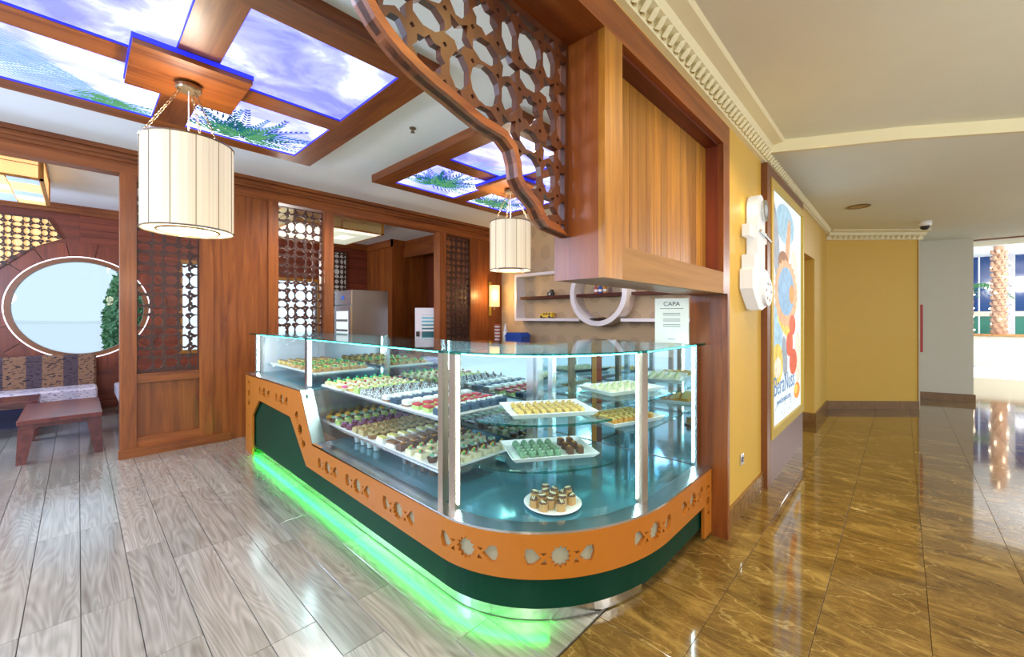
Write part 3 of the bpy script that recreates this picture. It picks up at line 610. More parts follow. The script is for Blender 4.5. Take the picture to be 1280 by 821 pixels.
def pendant(x, y, label):
    t = thing('pendant_lamp', label, 'pendant lamp', (x, y, 2.10), 0, 'drum pendant lamps')
    H = 0.60; R = 0.26; N = 48
    s = MB()
    pv = []; pf = []
    for i in range(N):
        a = 2*PI*i/N; r = R*(1.0 if i % 4 else 0.985)
        for z in (0, H*0.33, H*0.66, H): pv.append((r*math.cos(a), r*math.sin(a), z))
    for i in range(N):
        j = (i+1) % N
        for k in range(3): pf.append((i*4+k, j*4+k, j*4+k+1, i*4+k+1))
    s.add(pv, pf); sh = s.build('shade', 'lamp_fabric', t)
    sh.modifiers.new('thick', 'SOLIDIFY').thickness = 0.004
    for k in range(12):
        a = 2*PI*(k*4)/N
        MB().tube([(R*0.992*math.cos(a), R*0.992*math.sin(a), 0.0), (R*0.992*math.cos(a), R*0.992*math.sin(a), H)], 0.0022, 4).build('seam', 'bronze', sh)
    for z in (0.0, H): MB().tube([(R*math.cos(2*PI*i/32), R*math.sin(2*PI*i/32), z) for i in range(32)], 0.006, 5, True).build('rim', 'bronze', t)
    MB().lathe([(0.17, 0.0), (0.17, 0.008)], 32, (0, 0, 0.005)).build('diffuser', 'lamp_core', t)
    MB().tube([(0.175*math.cos(2*PI*i/32), 0.175*math.sin(2*PI*i/32), 0.0) for i in range(32)], 0.008, 5, True).build('ring', 'bronze', t)
    MB().lathe([(1e-6, 0.0), (0.07, 0.0), (0.075, 0.01), (0.075, 0.03), (0.05, 0.045)], 20, (0, 0, 0.975)).build('ceiling_cap', 'bronze', t)
    for k in range(3):
        a = 2*PI*k/3+0.5; A = Vector((0.045*math.cos(a), 0.045*math.sin(a), 0.975)); Bq = Vector((R*0.97*math.cos(a), R*0.97*math.sin(a), H))
        ch = MB(); nl = 14; dr = (Bq-A)/nl; up = dr.normalized(); u = up.orthogonal().normalized(); v = up.cross(u)
        for q in range(nl):
            c_ = A+dr*(q+0.5); w_ = u if q % 2 else v
            ch.tube([c_+up*dr.length*0.62*math.cos(2*PI*i/8)+w_*0.009*math.sin(2*PI*i/8) for i in range(8)], 0.0028, 4, True)
        c = ch.build('chain', 'bronze', t)
    MB().tube([(0, 0, H*0.5), (0, 0, 0.98)], 0.004, 5).build('cord', 'porcelain', t)
    MB().lathe([(1e-6, -.05), (0.05, -.03), (0.06, 0.0), (0.04, 0.05), (0.015, 0.08)], 12, (0, 0, H*0.5)).build('bulb', 'lamp_core', t)
    lamp('POINT', 'pendant_bulb', (x, y, 1.98), 30, (1.0, 0.88, 0.68), 0.16); lamp('POINT', 'pendant_uplight', (x, y, 2.80), 16, (1.0, 0.90, 0.74), 0.08)
pendant(-3.60, 0.53, 'large near drum pendant lamp hanging on chains at upper left')
pendant(-3.60, 3.77, 'smaller-looking far drum pendant lamp hanging near the shelf wall')

def lantern(y0, label, lit):
    t = thing('lantern_box', label, 'ceiling light', (-7.35, y0+0.74, 2.95))
    a = 0.74; h = 0.33
    MB().box(-a, a, -a, a, h-0.02, h-0.005).build('top_board', 'wood_x', t)
    fr = MB()
    for z0, z1 in ((0, 0.02), (h-0.03, h)):
        fr.box(-a, a, -a, -a+0.03, z0, z1).box(-a, a, a-0.03, a, z0, z1).box(-a, -a+0.03, -a, a, z0, z1).box(a-0.03, a, -a, a, z0, z1)
    for sx in (-1, 1):
        for sy in (-1, 1): fr.box(min(sx*a, sx*(a-0.03)), max(sx*a, sx*(a-0.03)), min(sy*a, sy*(a-0.03)), max(sy*a, sy*(a-0.03)), 0, h)
    fr.build('frame', 'wood_gold', t)
    side = 'amber_screen' if lit else 'tan'
    for k in range(4):
        m = Matrix.Rotation(k*PI/2, 4, 'Z')
        for q in range(2):
            y0_, y1_ = (-a+0.04, -0.015) if q == 0 else (0.015, a-0.04)
            for z0, z1 in ((0.025, 0.155), (0.165, h-0.035)):
                MB().box(a-0.02, a-0.012, y0_, y1_, z0, z1, m).build('side_panel', side, t)
    cols = ('lantern_white', 'lantern_yellow', 'lantern_blue', 'lantern_yellow', 'lantern_pink', 'lantern_white') if lit else ('lantern_dim', 'lantern_dim', 'lantern_white')
    N = 6; w_ = 2*(a-0.03)/N; r = random.Random(int(y0*10))
    for i in range(N):
        for j in range(N):
            MB().box(-a+0.03+i*w_+0.006, -a+0.03+(i+1)*w_-0.006, -a+0.03+j*w_+0.006, -a+0.03+(j+1)*w_-0.006, 0.004, 0.012).build('pane', r.choice(cols), t)
lantern(-1.73, 'lit amber lantern box with coloured panes on the back room ceiling', True)
lantern(2.22, 'plain wooden lantern box on the ceiling above the steel fridge', False)

# ------------------------------------------------------------------ wooden portal with bulkhead and hanging lattice
po = thing('wood_portal', 'orange wooden portal framing the cafe opening, with slatted bulkhead and hanging lattice', 'portal', (-0.97, 2.98, 0))
def ploc(mb): mb.v = [(a+0.97, b-2.98, c_) for a, b, c_ in mb.v]; return mb
XF, XR = -0.85, -1.10
def pp(name, mat, *boxes, label=None):
    mb = MB()
    for b in boxes: mb.box(*b)
    return ploc(mb).build(name, mat, po, label=label)
pp('head_beam', 'wood_y', (XR, XF, -2.6, 3.05, 2.65, 2.79))
pp('jamb', 'wood_v', (XR, XF, 3.01, 3.05, 0.0, 1.66), (XR, XF, 2.92, 3.05, 1.66, 2.65))
pp('side_panel', 'wood_v', (XR, XF-0.03, 1.43, 1.46, 1.66, 2.65))
pp('stile', 'wood_gold', (XF-0.03, XF, 1.43, 1.57, 1.66, 2.65))
pp('bottom_rail', 'wood_pale', (XF-0.03, XF, 1.57, 2.92, 1.66, 1.80))  # glare on this rail is put into its paler wood colour
pp('bottom_board', 'wood_y', (XR, XF-0.03, 1.46, 2.92, 1.66, 1.69)); pp('back_board', 'wood_v', (XR, XR+0.02, 1.46, 2.92, 1.69, 2.65))
nb = 15; bw = (2.92-1.57)/nb
for i in range(nb):
    m_ = MB().bbox(0, bw-0.003, -0.012, 0, 0, 0.85, 0.002)
    m_.v = [(-0.97-q[1], 1.57+i*bw+q[0], 1.80+q[2]) for q in m_.v]
    ploc(m_).build('slat', 'wood_gold', po)
pp('return', 'mahogany_y', (-0.97, XF-0.03, 1.57, 2.92, 2.635, 2.65)); pp('return', 'mahogany_v', (-0.97, XF-0.03, 2.905, 2.92, 1.80, 2.635)); pp('return', 'mahogany_v', (-0.97, XF-0.03, 1.57, 1.585, 1.80, 2.635))
low = [(1.430, 1.84), (1.339, 1.85), (1.275, 1.858), (1.235, 1.885), (1.205, 1.925), (1.165, 1.950), (1.120, 1.975), (1.095, 2.010), (1.088, 2.060), (1.070, 2.105), (1.030, 2.132), (0.980, 2.138), (0.931, 2.142), (0.860, 2.160), (0.796, 2.180), (0.735, 2.195), (0.679, 2.213), (0.620, 2.238), (0.577, 2.265), (0.540, 2.295), (0.508, 2.332), (0.45, 2.42), (0.38, 2.54), (0.33, 2.65)]
outl = low+[(1.430, 2.65)]
cen = np.array((1.15, 2.42))
def inset_poly(p, dd):
    p = [Vector(q) for q in p]; out = []; n = len(p); ar = sum(p[i].x*p[(i+1) % n].y-p[(i+1) % n].x*p[i].y for i in range(n)); sg = 1 if ar > 0 else -1
    for i in range(n):
        t = (p[(i+1) % n]-p[i-1]).normalized(); out.append((p[i].x-t.y*dd*sg, p[i].y+t.x*dd*sg))
    return out
ins = inset_poly(outl, 0.030)
plate(outl, girih(0.3, 1.45, 1.8, 2.7, 0.46, 0.952, 2.287), lambda u, v, t: (-1.050+t+0.97, u-2.98, v), 0.025, inset=ins).build('lattice', 'lattice_orange', po)
rail = MB()
pts = [(-1.065, q[0], q[1]) for q in low]; pin = inset_poly(outl, 0.028)[:len(low)]
for i in range(len(low)-1):
    q = [low[i], low[i+1], pin[i+1], pin[i]]; rail.prism(q, -1.066, -1.008, lambda u, v, x: (x, u, v))
ploc(rail).build('edge_rail', 'wood_y', po)

# ------------------------------------------------------------------ corridor wall things
ps = thing('light_poster', 'tall backlit dessert poster in a brown and gold frame on yellow wall', 'poster', (XW, 5.03, 0.0))
def PY(mb): mb.v = [(a, b-5.03, c_) for a, b, c_ in mb.v]; return mb
def psb(name, mat, *boxes, parent=ps):
    mb = MB()
    for b in boxes: mb.box(*b)
    return PY(mb).build(name, mat, parent)
psb('frame', 'frame_brown', (0, 0.05, 4.14, 4.27, 0.0, 2.86), (0, 0.05, 4.27, 5.93, 2.76, 2.86))
psb('lower_panel', 'frame_mauve', (0, 0.045, 4.27, 5.93, 0.0, 0.40))
psb('gold_trim', 'gold_trim', (0, 0.06, 4.27, 4.34, 0.40, 2.76), (0, 0.06, 5.87, 5.93, 0.40, 2.76), (0, 0.06, 4.34, 5.87, 2.69, 2.76), (0, 0.06, 4.34, 5.87, 0.40, 0.48))
pr_ = psb('print', 'poster_back', (0, 0.035, 4.34, 5.87, 0.48, 2.69))
def flat(poly, k, mat): PY(MB().prism(poly, 0.035, 0.0355+0.0006*k, lambda u, v, x: (x, u, v))).build('print_shape', mat, pr_)
def ell(cy, cz, ry, rz, n=28, rot=0.0): return [(cy+ry*math.cos(2*PI*i/n)*math.cos(rot)-rz*math.sin(2*PI*i/n)*math.sin(rot), cz+ry*math.cos(2*PI*i/n)*math.sin(rot)+rz*math.sin(2*PI*i/n)*math.cos(rot)) for i in range(n)]
flat(ell(5.0, 2.45, 0.45, 0.2), 0, 'p_pale'); flat(ell(4.55, 2.2, 0.14, 0.4, rot=0.3), 1, 'p_grey'); flat(ell(5.1, 2.2, 0.1, 0.35, rot=-0.3), 1, 'p_peach')
flat(ell(4.9, 2.05, 0.25, 0.12), 2, 'p_brown'); flat(ell(5.5, 1.9, 0.2, 0.35, rot=0.3), 1, 'p_cream')
tart = ell(5.05, 1.75, 0.55, 0.34, 48); tart = [((a-5.05)*(1.05 if i % 2 else 0.97)+5.05, (b-1.75)*(1.05 if i % 2 else 0.97)+1.75) for i, (a, b) in enumerate(tart)]
flat(tart, 3, 'p_peach'); flat(ell(5.03, 1.77, 0.40, 0.25), 5, 'p_blue'); flat(ell(5.3, 1.75, 0.13, 0.10), 7, 'p_orange'); flat(ell(5.0, 1.4, 0.4, 0.08, rot=-0.3), 2, 'p_yellow')
flat(ell(4.62, 1.35, 0.22, 0.34), 1, 'p_pale'); flat(ell(4.6, 1.05, 0.26, 0.2), 2, 'p_yellow'); flat(ell(4.62, 1.02, 0.15, 0.1), 4, 'p_cream')
for cy, cz, ry, rz in ((5.35, 1.42, 0.17, 0.11), (5.2, 1.22, 0.17, 0.13), (5.4, 1.02, 0.2, 0.14)): flat(ell(cy, cz, ry, rz), 5, 'p_red')
flat(ell(5.68, 1.05, 0.16, 0.3), 3, 'p_cream'); flat(ell(4.95, 1.1, 0.12, 0.22, rot=0.3), 2, 'p_grey'); flat(ell(5.62, 0.68, 0.17, 0.09), 4, 'p_orange'); flat(ell(5.55, 0.7, 0.1, 0.05), 6, 'p_yellow')
r = random.Random(5)
for i in range(14): flat(ell(r.uniform(4.4, 5.3), r.uniform(0.52, 0.66), 0.02, 0.006, 6, r.uniform(0, 3)), 1, 'p_grey')
def text(body, size, mat, parent, loc, rot, ext=0.0008, align='CENTER', name='lettering'):
    cu = bpy.data.curves.new('t', 'FONT'); cu.body = body; cu.size = size; cu.extrude = ext; cu.align_x = align
    o = bpy.data.objects.new('t', cu); C.objects.link(o); dg = bpy.context.evaluated_depsgraph_get(); me = bpy.data.meshes.new_from_object(o.evaluated_get(dg)); bpy.data.objects.remove(o)
    me.materials.clear(); me.materials.append(M[mat]); q = link_mesh(name, me, loc, parent, rot); return q
text('BeraNuss', 0.26, 'p_ink', pr_, (0.038, -0.08, 0.76), (PI/2, 0.0, PI/2)); text('www.beranuss.com', 0.085, 'p_ink', pr_, (0.038, -0.12, 0.66), (PI/2, 0, PI/2))
an = thing('anchor_sign', 'white glowing anchor-shaped sign on the yellow wall beside the poster', 'sign', (XW, 3.72, 1.57))
def AN(mb): mb.v = [(a, b-3.72, c_-1.57) for a, b, c_ in mb.v]; return mb
def fx(u, v, t): return (t, u, v)
AN(MB().prism([(3.62, 1.93), (3.86, 1.90), (3.86, 2.36)]+[(3.74+0.12*math.cos(a), 2.36+0.115*math.sin(a)) for a in np.linspace(0.1, PI-0.1, 10)]+[(3.62, 2.36)], 0.015, 0.09, fx)).build('shank', 'sign_white', an)
AN(plate(ngon((3.80, 2.36), 0.085, 24), [ngon((3.80, 2.36), 0.055, 24)], lambda u, v, t: (0.092+t, u, v), 0.02)).build('eye_ring', 'steel', an)
AN(MB().box(0.02, 0.07, 3.47, 3.62, 2.12, 2.21)).build('stock', 'sign_white', an); AN(MB().box(0.02, 0.07, 3.86, 4.02, 2.12, 2.21)).build('stock', 'sign_white', an)
AN(MB().tube([(0.10, 3.66, 2.18), (0.10, 4.0, 2.14)], 0.012, 6)).build('cross_rod', 'steel', an)
AN(MB().prism([(3.48, 1.98), (3.64, 1.99), (3.68, 1.91), (3.90, 1.88), (4.00, 1.82), (4.02, 1.72), (3.90, 1.60), (3.72, 1.56), (3.62, 1.57), (3.50, 1.66), (3.43, 1.72), (3.43, 1.86), (3.48, 1.88)], 0.015, 0.10, fx)).build('fluke', 'sign_white', an)
AN(MB().prism(ell(3.82, 1.71, 0.13, 0.115, 24), 0.10, 0.125, fx)).build('medallion', 'white_lacquer', an)
for k in range(6): AN(MB().prism(ngon((3.82+0.08*math.cos(k), 1.71+0.07*math.sin(k)), 0.014, 6), 0.125, 0.132, fx)).build('medallion_dot', 'grey_panel', an)
lamp('POINT', 'anchor_halo', (XW+0.06, 3.60, 1.75), 0.25, (1.0, 0.93, 0.75), 0.02); lamp('POINT', 'anchor_halo', (XW+0.06, 3.56, 2.35), 0.25, (1.0, 0.93, 0.75), 0.02)
so = thing('wall_socket', 'small metal wall socket low on the yellow wall', 'socket', (XW, 3.52, 0.41))
MB().bbox(-0.04, 0.04, -0.04, 0.04, 0, 0.012, 0.003, Matrix.Rotation(PI/2, 4, 'Y')).build('plate', 'steel', so); MB().lathe([(0.02, 0), (0.02, 0.004)], 12, (0, 0, 0.012), mat=Matrix.Rotation(PI/2, 4, 'Y')).build('socket_hole', 'black_plastic', so)
dc = thing('dome_camera', 'black and white dome camera on the corridor ceiling corner', 'camera', (0.25, 8.6, 2.92))
MB().lathe([(0.075, 0), (0.075, -0.05), (0.06, -0.07)], 16).build('housing', 'porcelain', dc, True); MB().lathe([(0.055, -0.07), (0.05, -0.10), (0.03, -0.12), (1e-6, -0.126)], 16).build('dome', 'black_plastic', dc, True)
dn = thing('downlight', 'flat round recessed downlight in the corridor ceiling', 'ceiling light', (-0.40, 6.85, 2.92))
MB().lathe([(0.12, 0), (0.125, -0.008), (0.09, -0.010), (0.09, -0.004)], 20).build('ring', 'bronze', dn); MB().lathe([(0.088, -0.003), (0.088, -0.005)], 20).build('lens', 'tan', dn)
sp = thing('sprinkler', 'tiny brass sprinkler head on the white cafe ceiling', 'sprinkler', (-3.33, 2.16, 3.28))
MB().lathe([(0.03, 0), (0.03, -0.01), (0.012, -0.012), (0.012, -0.04)], 10).build('body', 'bronze', sp); MB().lathe([(0.02, -0.045), (0.02, -0.04)], 8).build('deflector', 'bronze', sp)
# ------------------------------------------------------------------ display counter
XL, YF = -5.41, 1.31; CXE, CYE, EA, EB = -1.75, 2.30, 0.80, 0.99
L1 = CXE-XL
_th = np.linspace(0, PI/2, 400); _ex = EA*np.sin(_th); _ey = -EB*np.cos(_th)
_al = np.concatenate([[0], np.cumsum(np.hypot(np.diff(_ex), np.diff(_ey)))]); L2 = float(_al[-1]); SE = L1+L2+0.70
def PT(s, d):
    if s <= L1: return (XL+s, YF+d)
    if s <= L1+L2:
        a = float(np.interp(s-L1, _al, _th)); return (CXE+(EA-d)*math.sin(a), CYE-(EB-d)*math.cos(a))
    return (CXE+EA-d, CYE+(s-L1-L2))
def srange(s0, s1):
    return sorted({s0, s1} | {round(L1+L2*i/28, 5) for i in range(29) if s0 < L1+L2*i/28 < s1})
def strip(s0, s1, d0, d1, z0, z1, mb=None):               # curved bar following the counter
    mb = mb or MB(); S = srange(s0, s1); n = len(S); v = []
    for s in S: v += [(*PT(s, d0), z0), (*PT(s, d1), z0), (*PT(s, d1), z1), (*PT(s, d0), z1)]
    f = [(0, 1, 2, 3), tuple(4*(n-1)+k for k in (3, 2, 1, 0))]
    for i in range(n-1):
        for k in range(4): l = (k+1) % 4; f.append((4*i+k, 4*i+4+k, 4*i+4+l, 4*i+l))
    return mb.add(v, f)
ct = thing('display_counter', 'long curved glass pastry counter with orange cut-out band and green base', 'counter')
def motif(s, z, ang=0.0, k=1.0):
    hs = [star((0, 0), 0.056, 12, 0.74)]
    for q in (-1, 1):
        hs.append([(q*0.066, 0.020), (q*0.100, 0.020), (q*0.083, 0.0055)][::1]); hs.append([(q*0.066, -0.036), (q*0.098, -0.036), (q*0.076, -0.012)])
        hs.append([(q*0.093, -0.006), (q*0.135, 0.040), (q*0.168, 0.040), (q*0.176, 0.0), (q*0.160, -0.040), (q*0.135, -0.040)])
    c_, n_ = math.cos(ang), math.sin(ang)
    return [[(s+k*(u*c_-v*n_), z+k*(u*n_+v*c_)) for u, v in h] for h in hs]
outer = [(0, 0.0), (0.26, 0.0), (0.26, 0.43), (0.50, 0.63), (1.42, 0.61), (1.80, 0.262), (L1, 0.245)]+[(L1+L2*i/28, 0.245) for i in range(1, 28)]+[(L1+L2, 0.245), (SE-0.14, 0.245), (SE-0.14, 0.03), (SE, 0.03), (SE, 0.46), (L1+L2, 0.46)]+[(L1+L2*i/28, 0.462) for i in range(27, 0, -1)]+[(L1, 0.465), (1.92, 0.475), (1.66, 0.868), (0, 0.85)]
holes = []
for x, z in ((-4.74, 0.735), (-4.22, 0.735)): holes += motif(x-XL, z, 0, 1.0)
holes += motif(1.66, 0.54, -0.93, 0.95)
for x in (-3.19, -2.70, -2.18): holes += motif(x-XL, 0.352)
for s in (L1+0.17, L1+0.65, L1+L2-0.16, L1+L2+0.36): holes += motif(s, 0.352)
holes += motif(SE-0.07, 0.26, PI/2, 0.62); holes += motif(0.13, 0.66, PI/2, 0.8)
holes.append(ngon((0.13, 0.30), 0.02, 6))
extra = [(L1+L2*i/28, z) for i in range(1, 28) for z in (0.30, 0.352, 0.41)]
plate(outer, holes, lambda u, v, t: (*PT(u, t), v), 0.02, extra=extra).build('orange_band', 'orange_panel', ct)
strip(1.95, SE-0.15, 0.022, 0.028, 0.27, 0.44).build('motif_backing', 'motif_glow', ct); strip(0.45, 1.55, 0.022, 0.028, 0.64, 0.83).build('motif_backing', 'motif_glow', ct)
strip(0.0, SE-0.02, 0.032, 0.045, 0.084, 0.44).build('green_panel', 'green_panel', ct); MB().box(XL, XL+1.72, YF+0.032, YF+0.045, 0.44, 0.84).build('green_panel', 'green_panel', ct)
sP = L1+L2*0.86
strip(0.02, sP, 0.045, 0.075, 0.092, 0.096).build('kick_shelf', 'steel', ct)
strip(0.02, sP, 0.066, 0.075, 0.008, 0.092).build('kick_plate', 'steel', ct)
strip(0.04, L1+L2*0.42, 0.048, 0.060, 0.0862, 0.0892).build('green_led', 'led_green', ct)
strip(0.0, SE-0.02, 0.10, 0.12, 0.0, 0.09).build('base', 'dark_gap', ct)
# steel rim and decks
strip(1.92, SE, 0.0, 0.10, 0.462, 0.474).build('rim', 'steel', ct)
MB().box(XL, XL+1.66, YF, YF+0.10, 0.866, 0.878).build('rim', 'steel', ct)
mb = MB(); mb.prism([(XL+1.66, 0.878), (XL+1.92, 0.474), (XL+1.935, 0.474), (XL+1.675, 0.878)], YF, YF+0.10, lambda u, v, y: (u, y, v)); mb.build('rim', 'steel', ct)
def area(d, s0, s1, z0, z1, rear):
    return MB().prism([PT(s, d) for s in srange(s0, s1)]+rear, z0, z1, lambda u, v, z: (u, v, z))
YR, XRr = 2.20, -1.85
area(0.10, 1.92, SE-0.01, 0.455, 0.465, [(XRr, CYE+0.69), (XRr, YR), (XL+1.92, YR)]).build('deck', 'deck_blue', ct)
MB().box(XL+0.02, XL+1.66, YF+0.10, YR, 0.86, 0.87).build('deck', 'deck_blue', ct)
# glass
gd = 0.082
MB().box(XL+0.09, -3.87, YF+gd, YF+gd+0.006, 0.878, 1.31).build('front_glass', 'glass', ct)
MB().prism([(-3.74, 0.87), (-3.49, 0.476), (-1.895, 0.476), (-1.895, 1.31), (-3.80, 1.31), (-3.80, 0.878)], YF+gd, YF+gd+0.006, lambda u, v, y: (u, y, v)).build('front_glass', 'glass', ct)
strip(L1+0.03, L1+L2-0.19, gd, gd+0.006, 0.476, 1.31).build('front_glass', 'glass', ct)
strip(L1+L2-0.09, SE-0.05, gd, gd+0.006, 0.476, 1.31).build('front_glass', 'glass', ct)
strip(0.0, L1-0.02, 0.035, 0.043, 1.31, 1.324).build('glass_edge', 'glass_edge', ct); strip(L1, SE-0.01, 0.035, 0.043, 1.31, 1.324).build('glass_edge', 'glass_edge', ct)
MB().prism([PT(0.0, 0.043), PT(L1-0.02, 0.043), (L1-0.02+XL, YR+0.02), (XL, YR+0.02)], 1.312, 1.322, lambda u, v, z: (u, v, z)).build('top_glass', 'glass_aqua', ct)
area(0.043, L1, SE-0.01, 1.312, 1.322, [(XRr-0.02, CYE+0.69), (XRr-0.02, YR+0.02), (CXE, YR+0.02)]).build('top_glass', 'glass_aqua', ct)
# posts with light strips
def post(name, cx_, cy_, hw, hd, z0, mat='post_metal', led=None):
    o = MB().box(cx_-hw, cx_+hw, cy_-hd, cy_+hd, z0, 1.312).build(name, mat, ct)
    if led: MB().box(*led, z0+0.02, 1.295).build('light_strip', 'led_white', o)
post('post', XL+0.065, YF+0.10, 0.025, 0.02, 0.878, 'steel', (XL+0.092, XL+0.104, YF+0.095, YF+0.110))
post('post', -3.835, YF+0.10, 0.025, 0.02, 0.878, 'steel', (-3.808, -3.796, YF+0.095, YF+0.112))
post('post', -1.868, YF+0.10, 0.022, 0.02, 0.474); post('post', -1.765, YF+0.10, 0.026, 0.02, 0.474, 'post_metal', (-1.738, -1.733, YF+0.096, YF+0.106))
p2 = PT(L1+L2-0.14, gd+0.018)
post('post', p2[0], p2[1], 0.02, 0.032, 0.474, 'post_metal', (p2[0]-0.016, p2[0]-0.010, p2[1]-0.040, p2[1]-0.033))
post('post', -1.05, CYE+0.67, 0.018, 0.018, 0.474, 'steel', (-1.060, -1.052, CYE+0.640, CYE+0.651))
for (x0, x1) in ((XL+0.12, -3.87), (-3.78, -1.91)): MB().box(x0, x1, YF+0.094, YF+0.101, 1.303, 1.309).build('top_light', 'led_cyan', ct)
strip(L1+0.05, L1+L2-0.2, 0.094, 0.101, 1.303, 1.309).build('top_light', 'led_cyan', ct); strip(L1+L2-0.1, SE-0.06, 0.094, 0.101, 1.303, 1.309).build('top_light', 'led_cyan', ct)
# rear doors, posts, ends
for x0, x1 in ((XL+0.05, -3.86), (-3.80, -2.90), (-2.84, -1.90)): MB().box(x0, x1, YR-0.02, YR-0.01, 0.47 if x0 > -4 else 0.87, 1.305).build('rear_door', 'mirror', ct)
for x in (-3.83, -2.87, -1.88): MB().box(x-0.03, x+0.03, YR-0.035, YR+0.005, 0.46, 1.31).build('rear_post', 'steel', ct)
MB().box(XRr-0.02, XRr+0.03, YR-0.02, YR+0.04, 0.46, 1.31).build('rear_post', 'steel', ct); MB().box(-1.74, -1.70, YR-0.01, YR+0.03, 0.46, 1.31).build('rear_post', 'steel', ct)
for y0, y1 in ((YR+0.05, 2.60), (2.64, CYE+0.68)): MB().box(XRr-0.01, XRr, y0, y1, 0.47, 1.305).build('rear_door', 'mirror', ct)
MB().box(XRr-0.02, XRr+0.02, 2.60, 2.64, 0.46, 1.31).build('rear_post', 'bronze', ct)
MB().box(XL+0.03, XL+0.045, YF+0.12, YR-0.02, 0.87, 1.31).build('end_panel', 'white_lacquer', ct); MB().box(-1.80, -1.06, CYE+0.68, CYE+0.69, 0.47, 1.31).build('end_panel', 'mirror', ct)
MB().box(-3.80, -3.785, YF+0.13, YR-0.02, 0.47, 0.86).build('end_panel', 'steel', ct)
# glass shelves
MB().box(-3.77, -1.90, 1.49, 2.12, 0.570, 0.578).build('shelf', 'glass_aqua', ct); MB().box(-3.77, -1.90, 1.49, 2.12, 0.884, 0.892).build('shelf', 'glass_aqua', ct)
MB().box(XL+0.06, -3.87, 1.49, 2.15, 0.962, 0.970).build('shelf', 'glass_aqua', ct)
for z in (0.572, 0.886): MB().box(-3.77, -1.90, 1.482, 1.490, z-0.003, z+0.009).build('shelf_edge', 'steel', ct)
for z in (0.925, 0.680):
    sh = area(0.20, L1+0.05, L1+L2*0.78, z, z+0.008, [(-1.74, 2.16)]).build('shelf', 'glass_aqua', ct)
    strip(L1+0.05, L1+L2*0.78, 0.194, 0.20, z-0.001, z+0.009).build('shelf_edge', 'glass_edge', sh)
for z in (0.985, 0.810):
    sh = MB().box(-1.80, -1.12, 2.26, 2.93, z, z+0.008).build('shelf', 'glass_aqua', ct); MB().box(-1.126, -1.12, 2.26, 2.93, z-0.001, z+0.009).build('shelf_edge', 'glass_edge', sh)

# ------------------------------------------------------------------ sweets
def sweet(name, body, bmat, tops=(), label='', cat='pastry', group=None, smooth=False):
    o = body.build(name, bmat, None, smooth); tag(o, label, cat, group)
    for nm, mb, mt in tops: mb.build(nm, mt, o, smooth)
    return o
def tart_body(r=0.034, h=0.028): return MB().lathe([(r*0.72, 0), (r, h), (r*0.9, h), (r*0.85, h-0.006)], 14, flute=0.03)
def dome(r, h, z): return MB().lathe([(r, z), (r*0.85, z+h*0.5), (r*0.5, z+h*0.87), (1e-6, z+h)], 10)
def bits(n, r, rad, z, seed, sq=0.8):
    m_ = MB(); rr = random.Random(seed)
    for i in range(n):
        a = rr.uniform(0, 6.28); q = rr.uniform(0, rad); m_.blob((q*math.cos(a), q*math.sin(a), z+rr.uniform(0, r*0.6)), r*rr.uniform(0.7, 1.1), sq, 6)
    return m_
def cube(wx, wy, h, b=0.004): return MB().bbox(-wx/2, wx/2, -wy/2, wy/2, 0, h, b)
def k_yellow_tart(): return 'tart', tart_body(), 'biscuit', [('glaze', dome(0.031, 0.024, 0.026), 'yellow_glaze')]
def k_green_cup(): return 'cupcake', MB().lathe([(0.026, 0), (0.036, 0.03)], 12, flute=0.03), 'choc', [('cream', bits(7, 0.013, 0.024, 0.034, 1), 'white_cream'), ('mint_bits', bits(6, 0.010, 0.026, 0.042, 2), 'mint')]
def k_lime_cup(): return 'cupcake', MB().lathe([(0.026, 0), (0.036, 0.03)], 12, flute=0.03), 'lime', [('cream', bits(6, 0.013, 0.024, 0.034, 3), 'cream'), ('mint_bits', bits(5, 0.010, 0.024, 0.044, 4), 'green_glaze')]
def k_maroon(): return 'truffle_cake', MB().lathe([(0.036, 0), (0.038, 0.016), (0.03, 0.024)], 12), 'maroon', [('crumble', bits(9, 0.012, 0.024, 0.026, 5), 'purple')]
def k_tan(): return 'crumble_square', cube(0.078, 0.07, 0.04), 'tan', [('crumbs', bits(12, 0.008, 0.03, 0.04, 6), 'biscuit')]
def k_mousse(): return 'mousse_cake', MB().lathe([(0.042, 0), (0.042, 0.03), (0.038, 0.034)], 16), 'milk_choc', [('top_ring', MB().lathe([(0.042, 0.03), (0.042, 0.042), (0.02, 0.044), (0.016, 0.036)], 16), 'tan'), ('chocolate_dot', bits(1, 0.012, 0.001, 0.040, 7), 'choc')]
def k_creambar(): return 'cream_bar', cube(0.10, 0.056, 0.036, 0.008), 'white_cream', [('lemon_top', MB().bbox(-0.046, 0.046, -0.024, 0.024, 0.034, 0.042, 0.003), 'lemon')]
def k_slice(): return 'layer_slice', cube(0.10, 0.056, 0.024), 'white_cream', [('chocolate_top', MB().bbox(-0.049, 0.049, -0.027, 0.027, 0.024, 0.038, 0.003), 'milk_choc')]
def k_choc(): return 'chocolate_cube', cube(0.07, 0.06, 0.045), 'choc', [('nut_crumbs', bits(6, 0.009, 0.022, 0.047, 8), 'caramel')]
def k_fruit(): return 'fruit_cake', cube(0.068, 0.062, 0.034), 'cream', [('fruit_red', bits(2, 0.011, 0.02, 0.04, 9), 'cherry'), ('fruit_green', bits(3, 0.012, 0.022, 0.042, 10), 'green_glaze'), ('fruit_yellow', bits(3, 0.012, 0.022, 0.044, 11), 'yellow_glaze')]
def k_greentart(): return 'tart', tart_body(0.036, 0.026), 'cream', [('cream', dome(0.03, 0.016, 0.024), 'lemon'), ('green_berry', bits(2, 0.014, 0.012, 0.044, 12), 'green_glaze')]
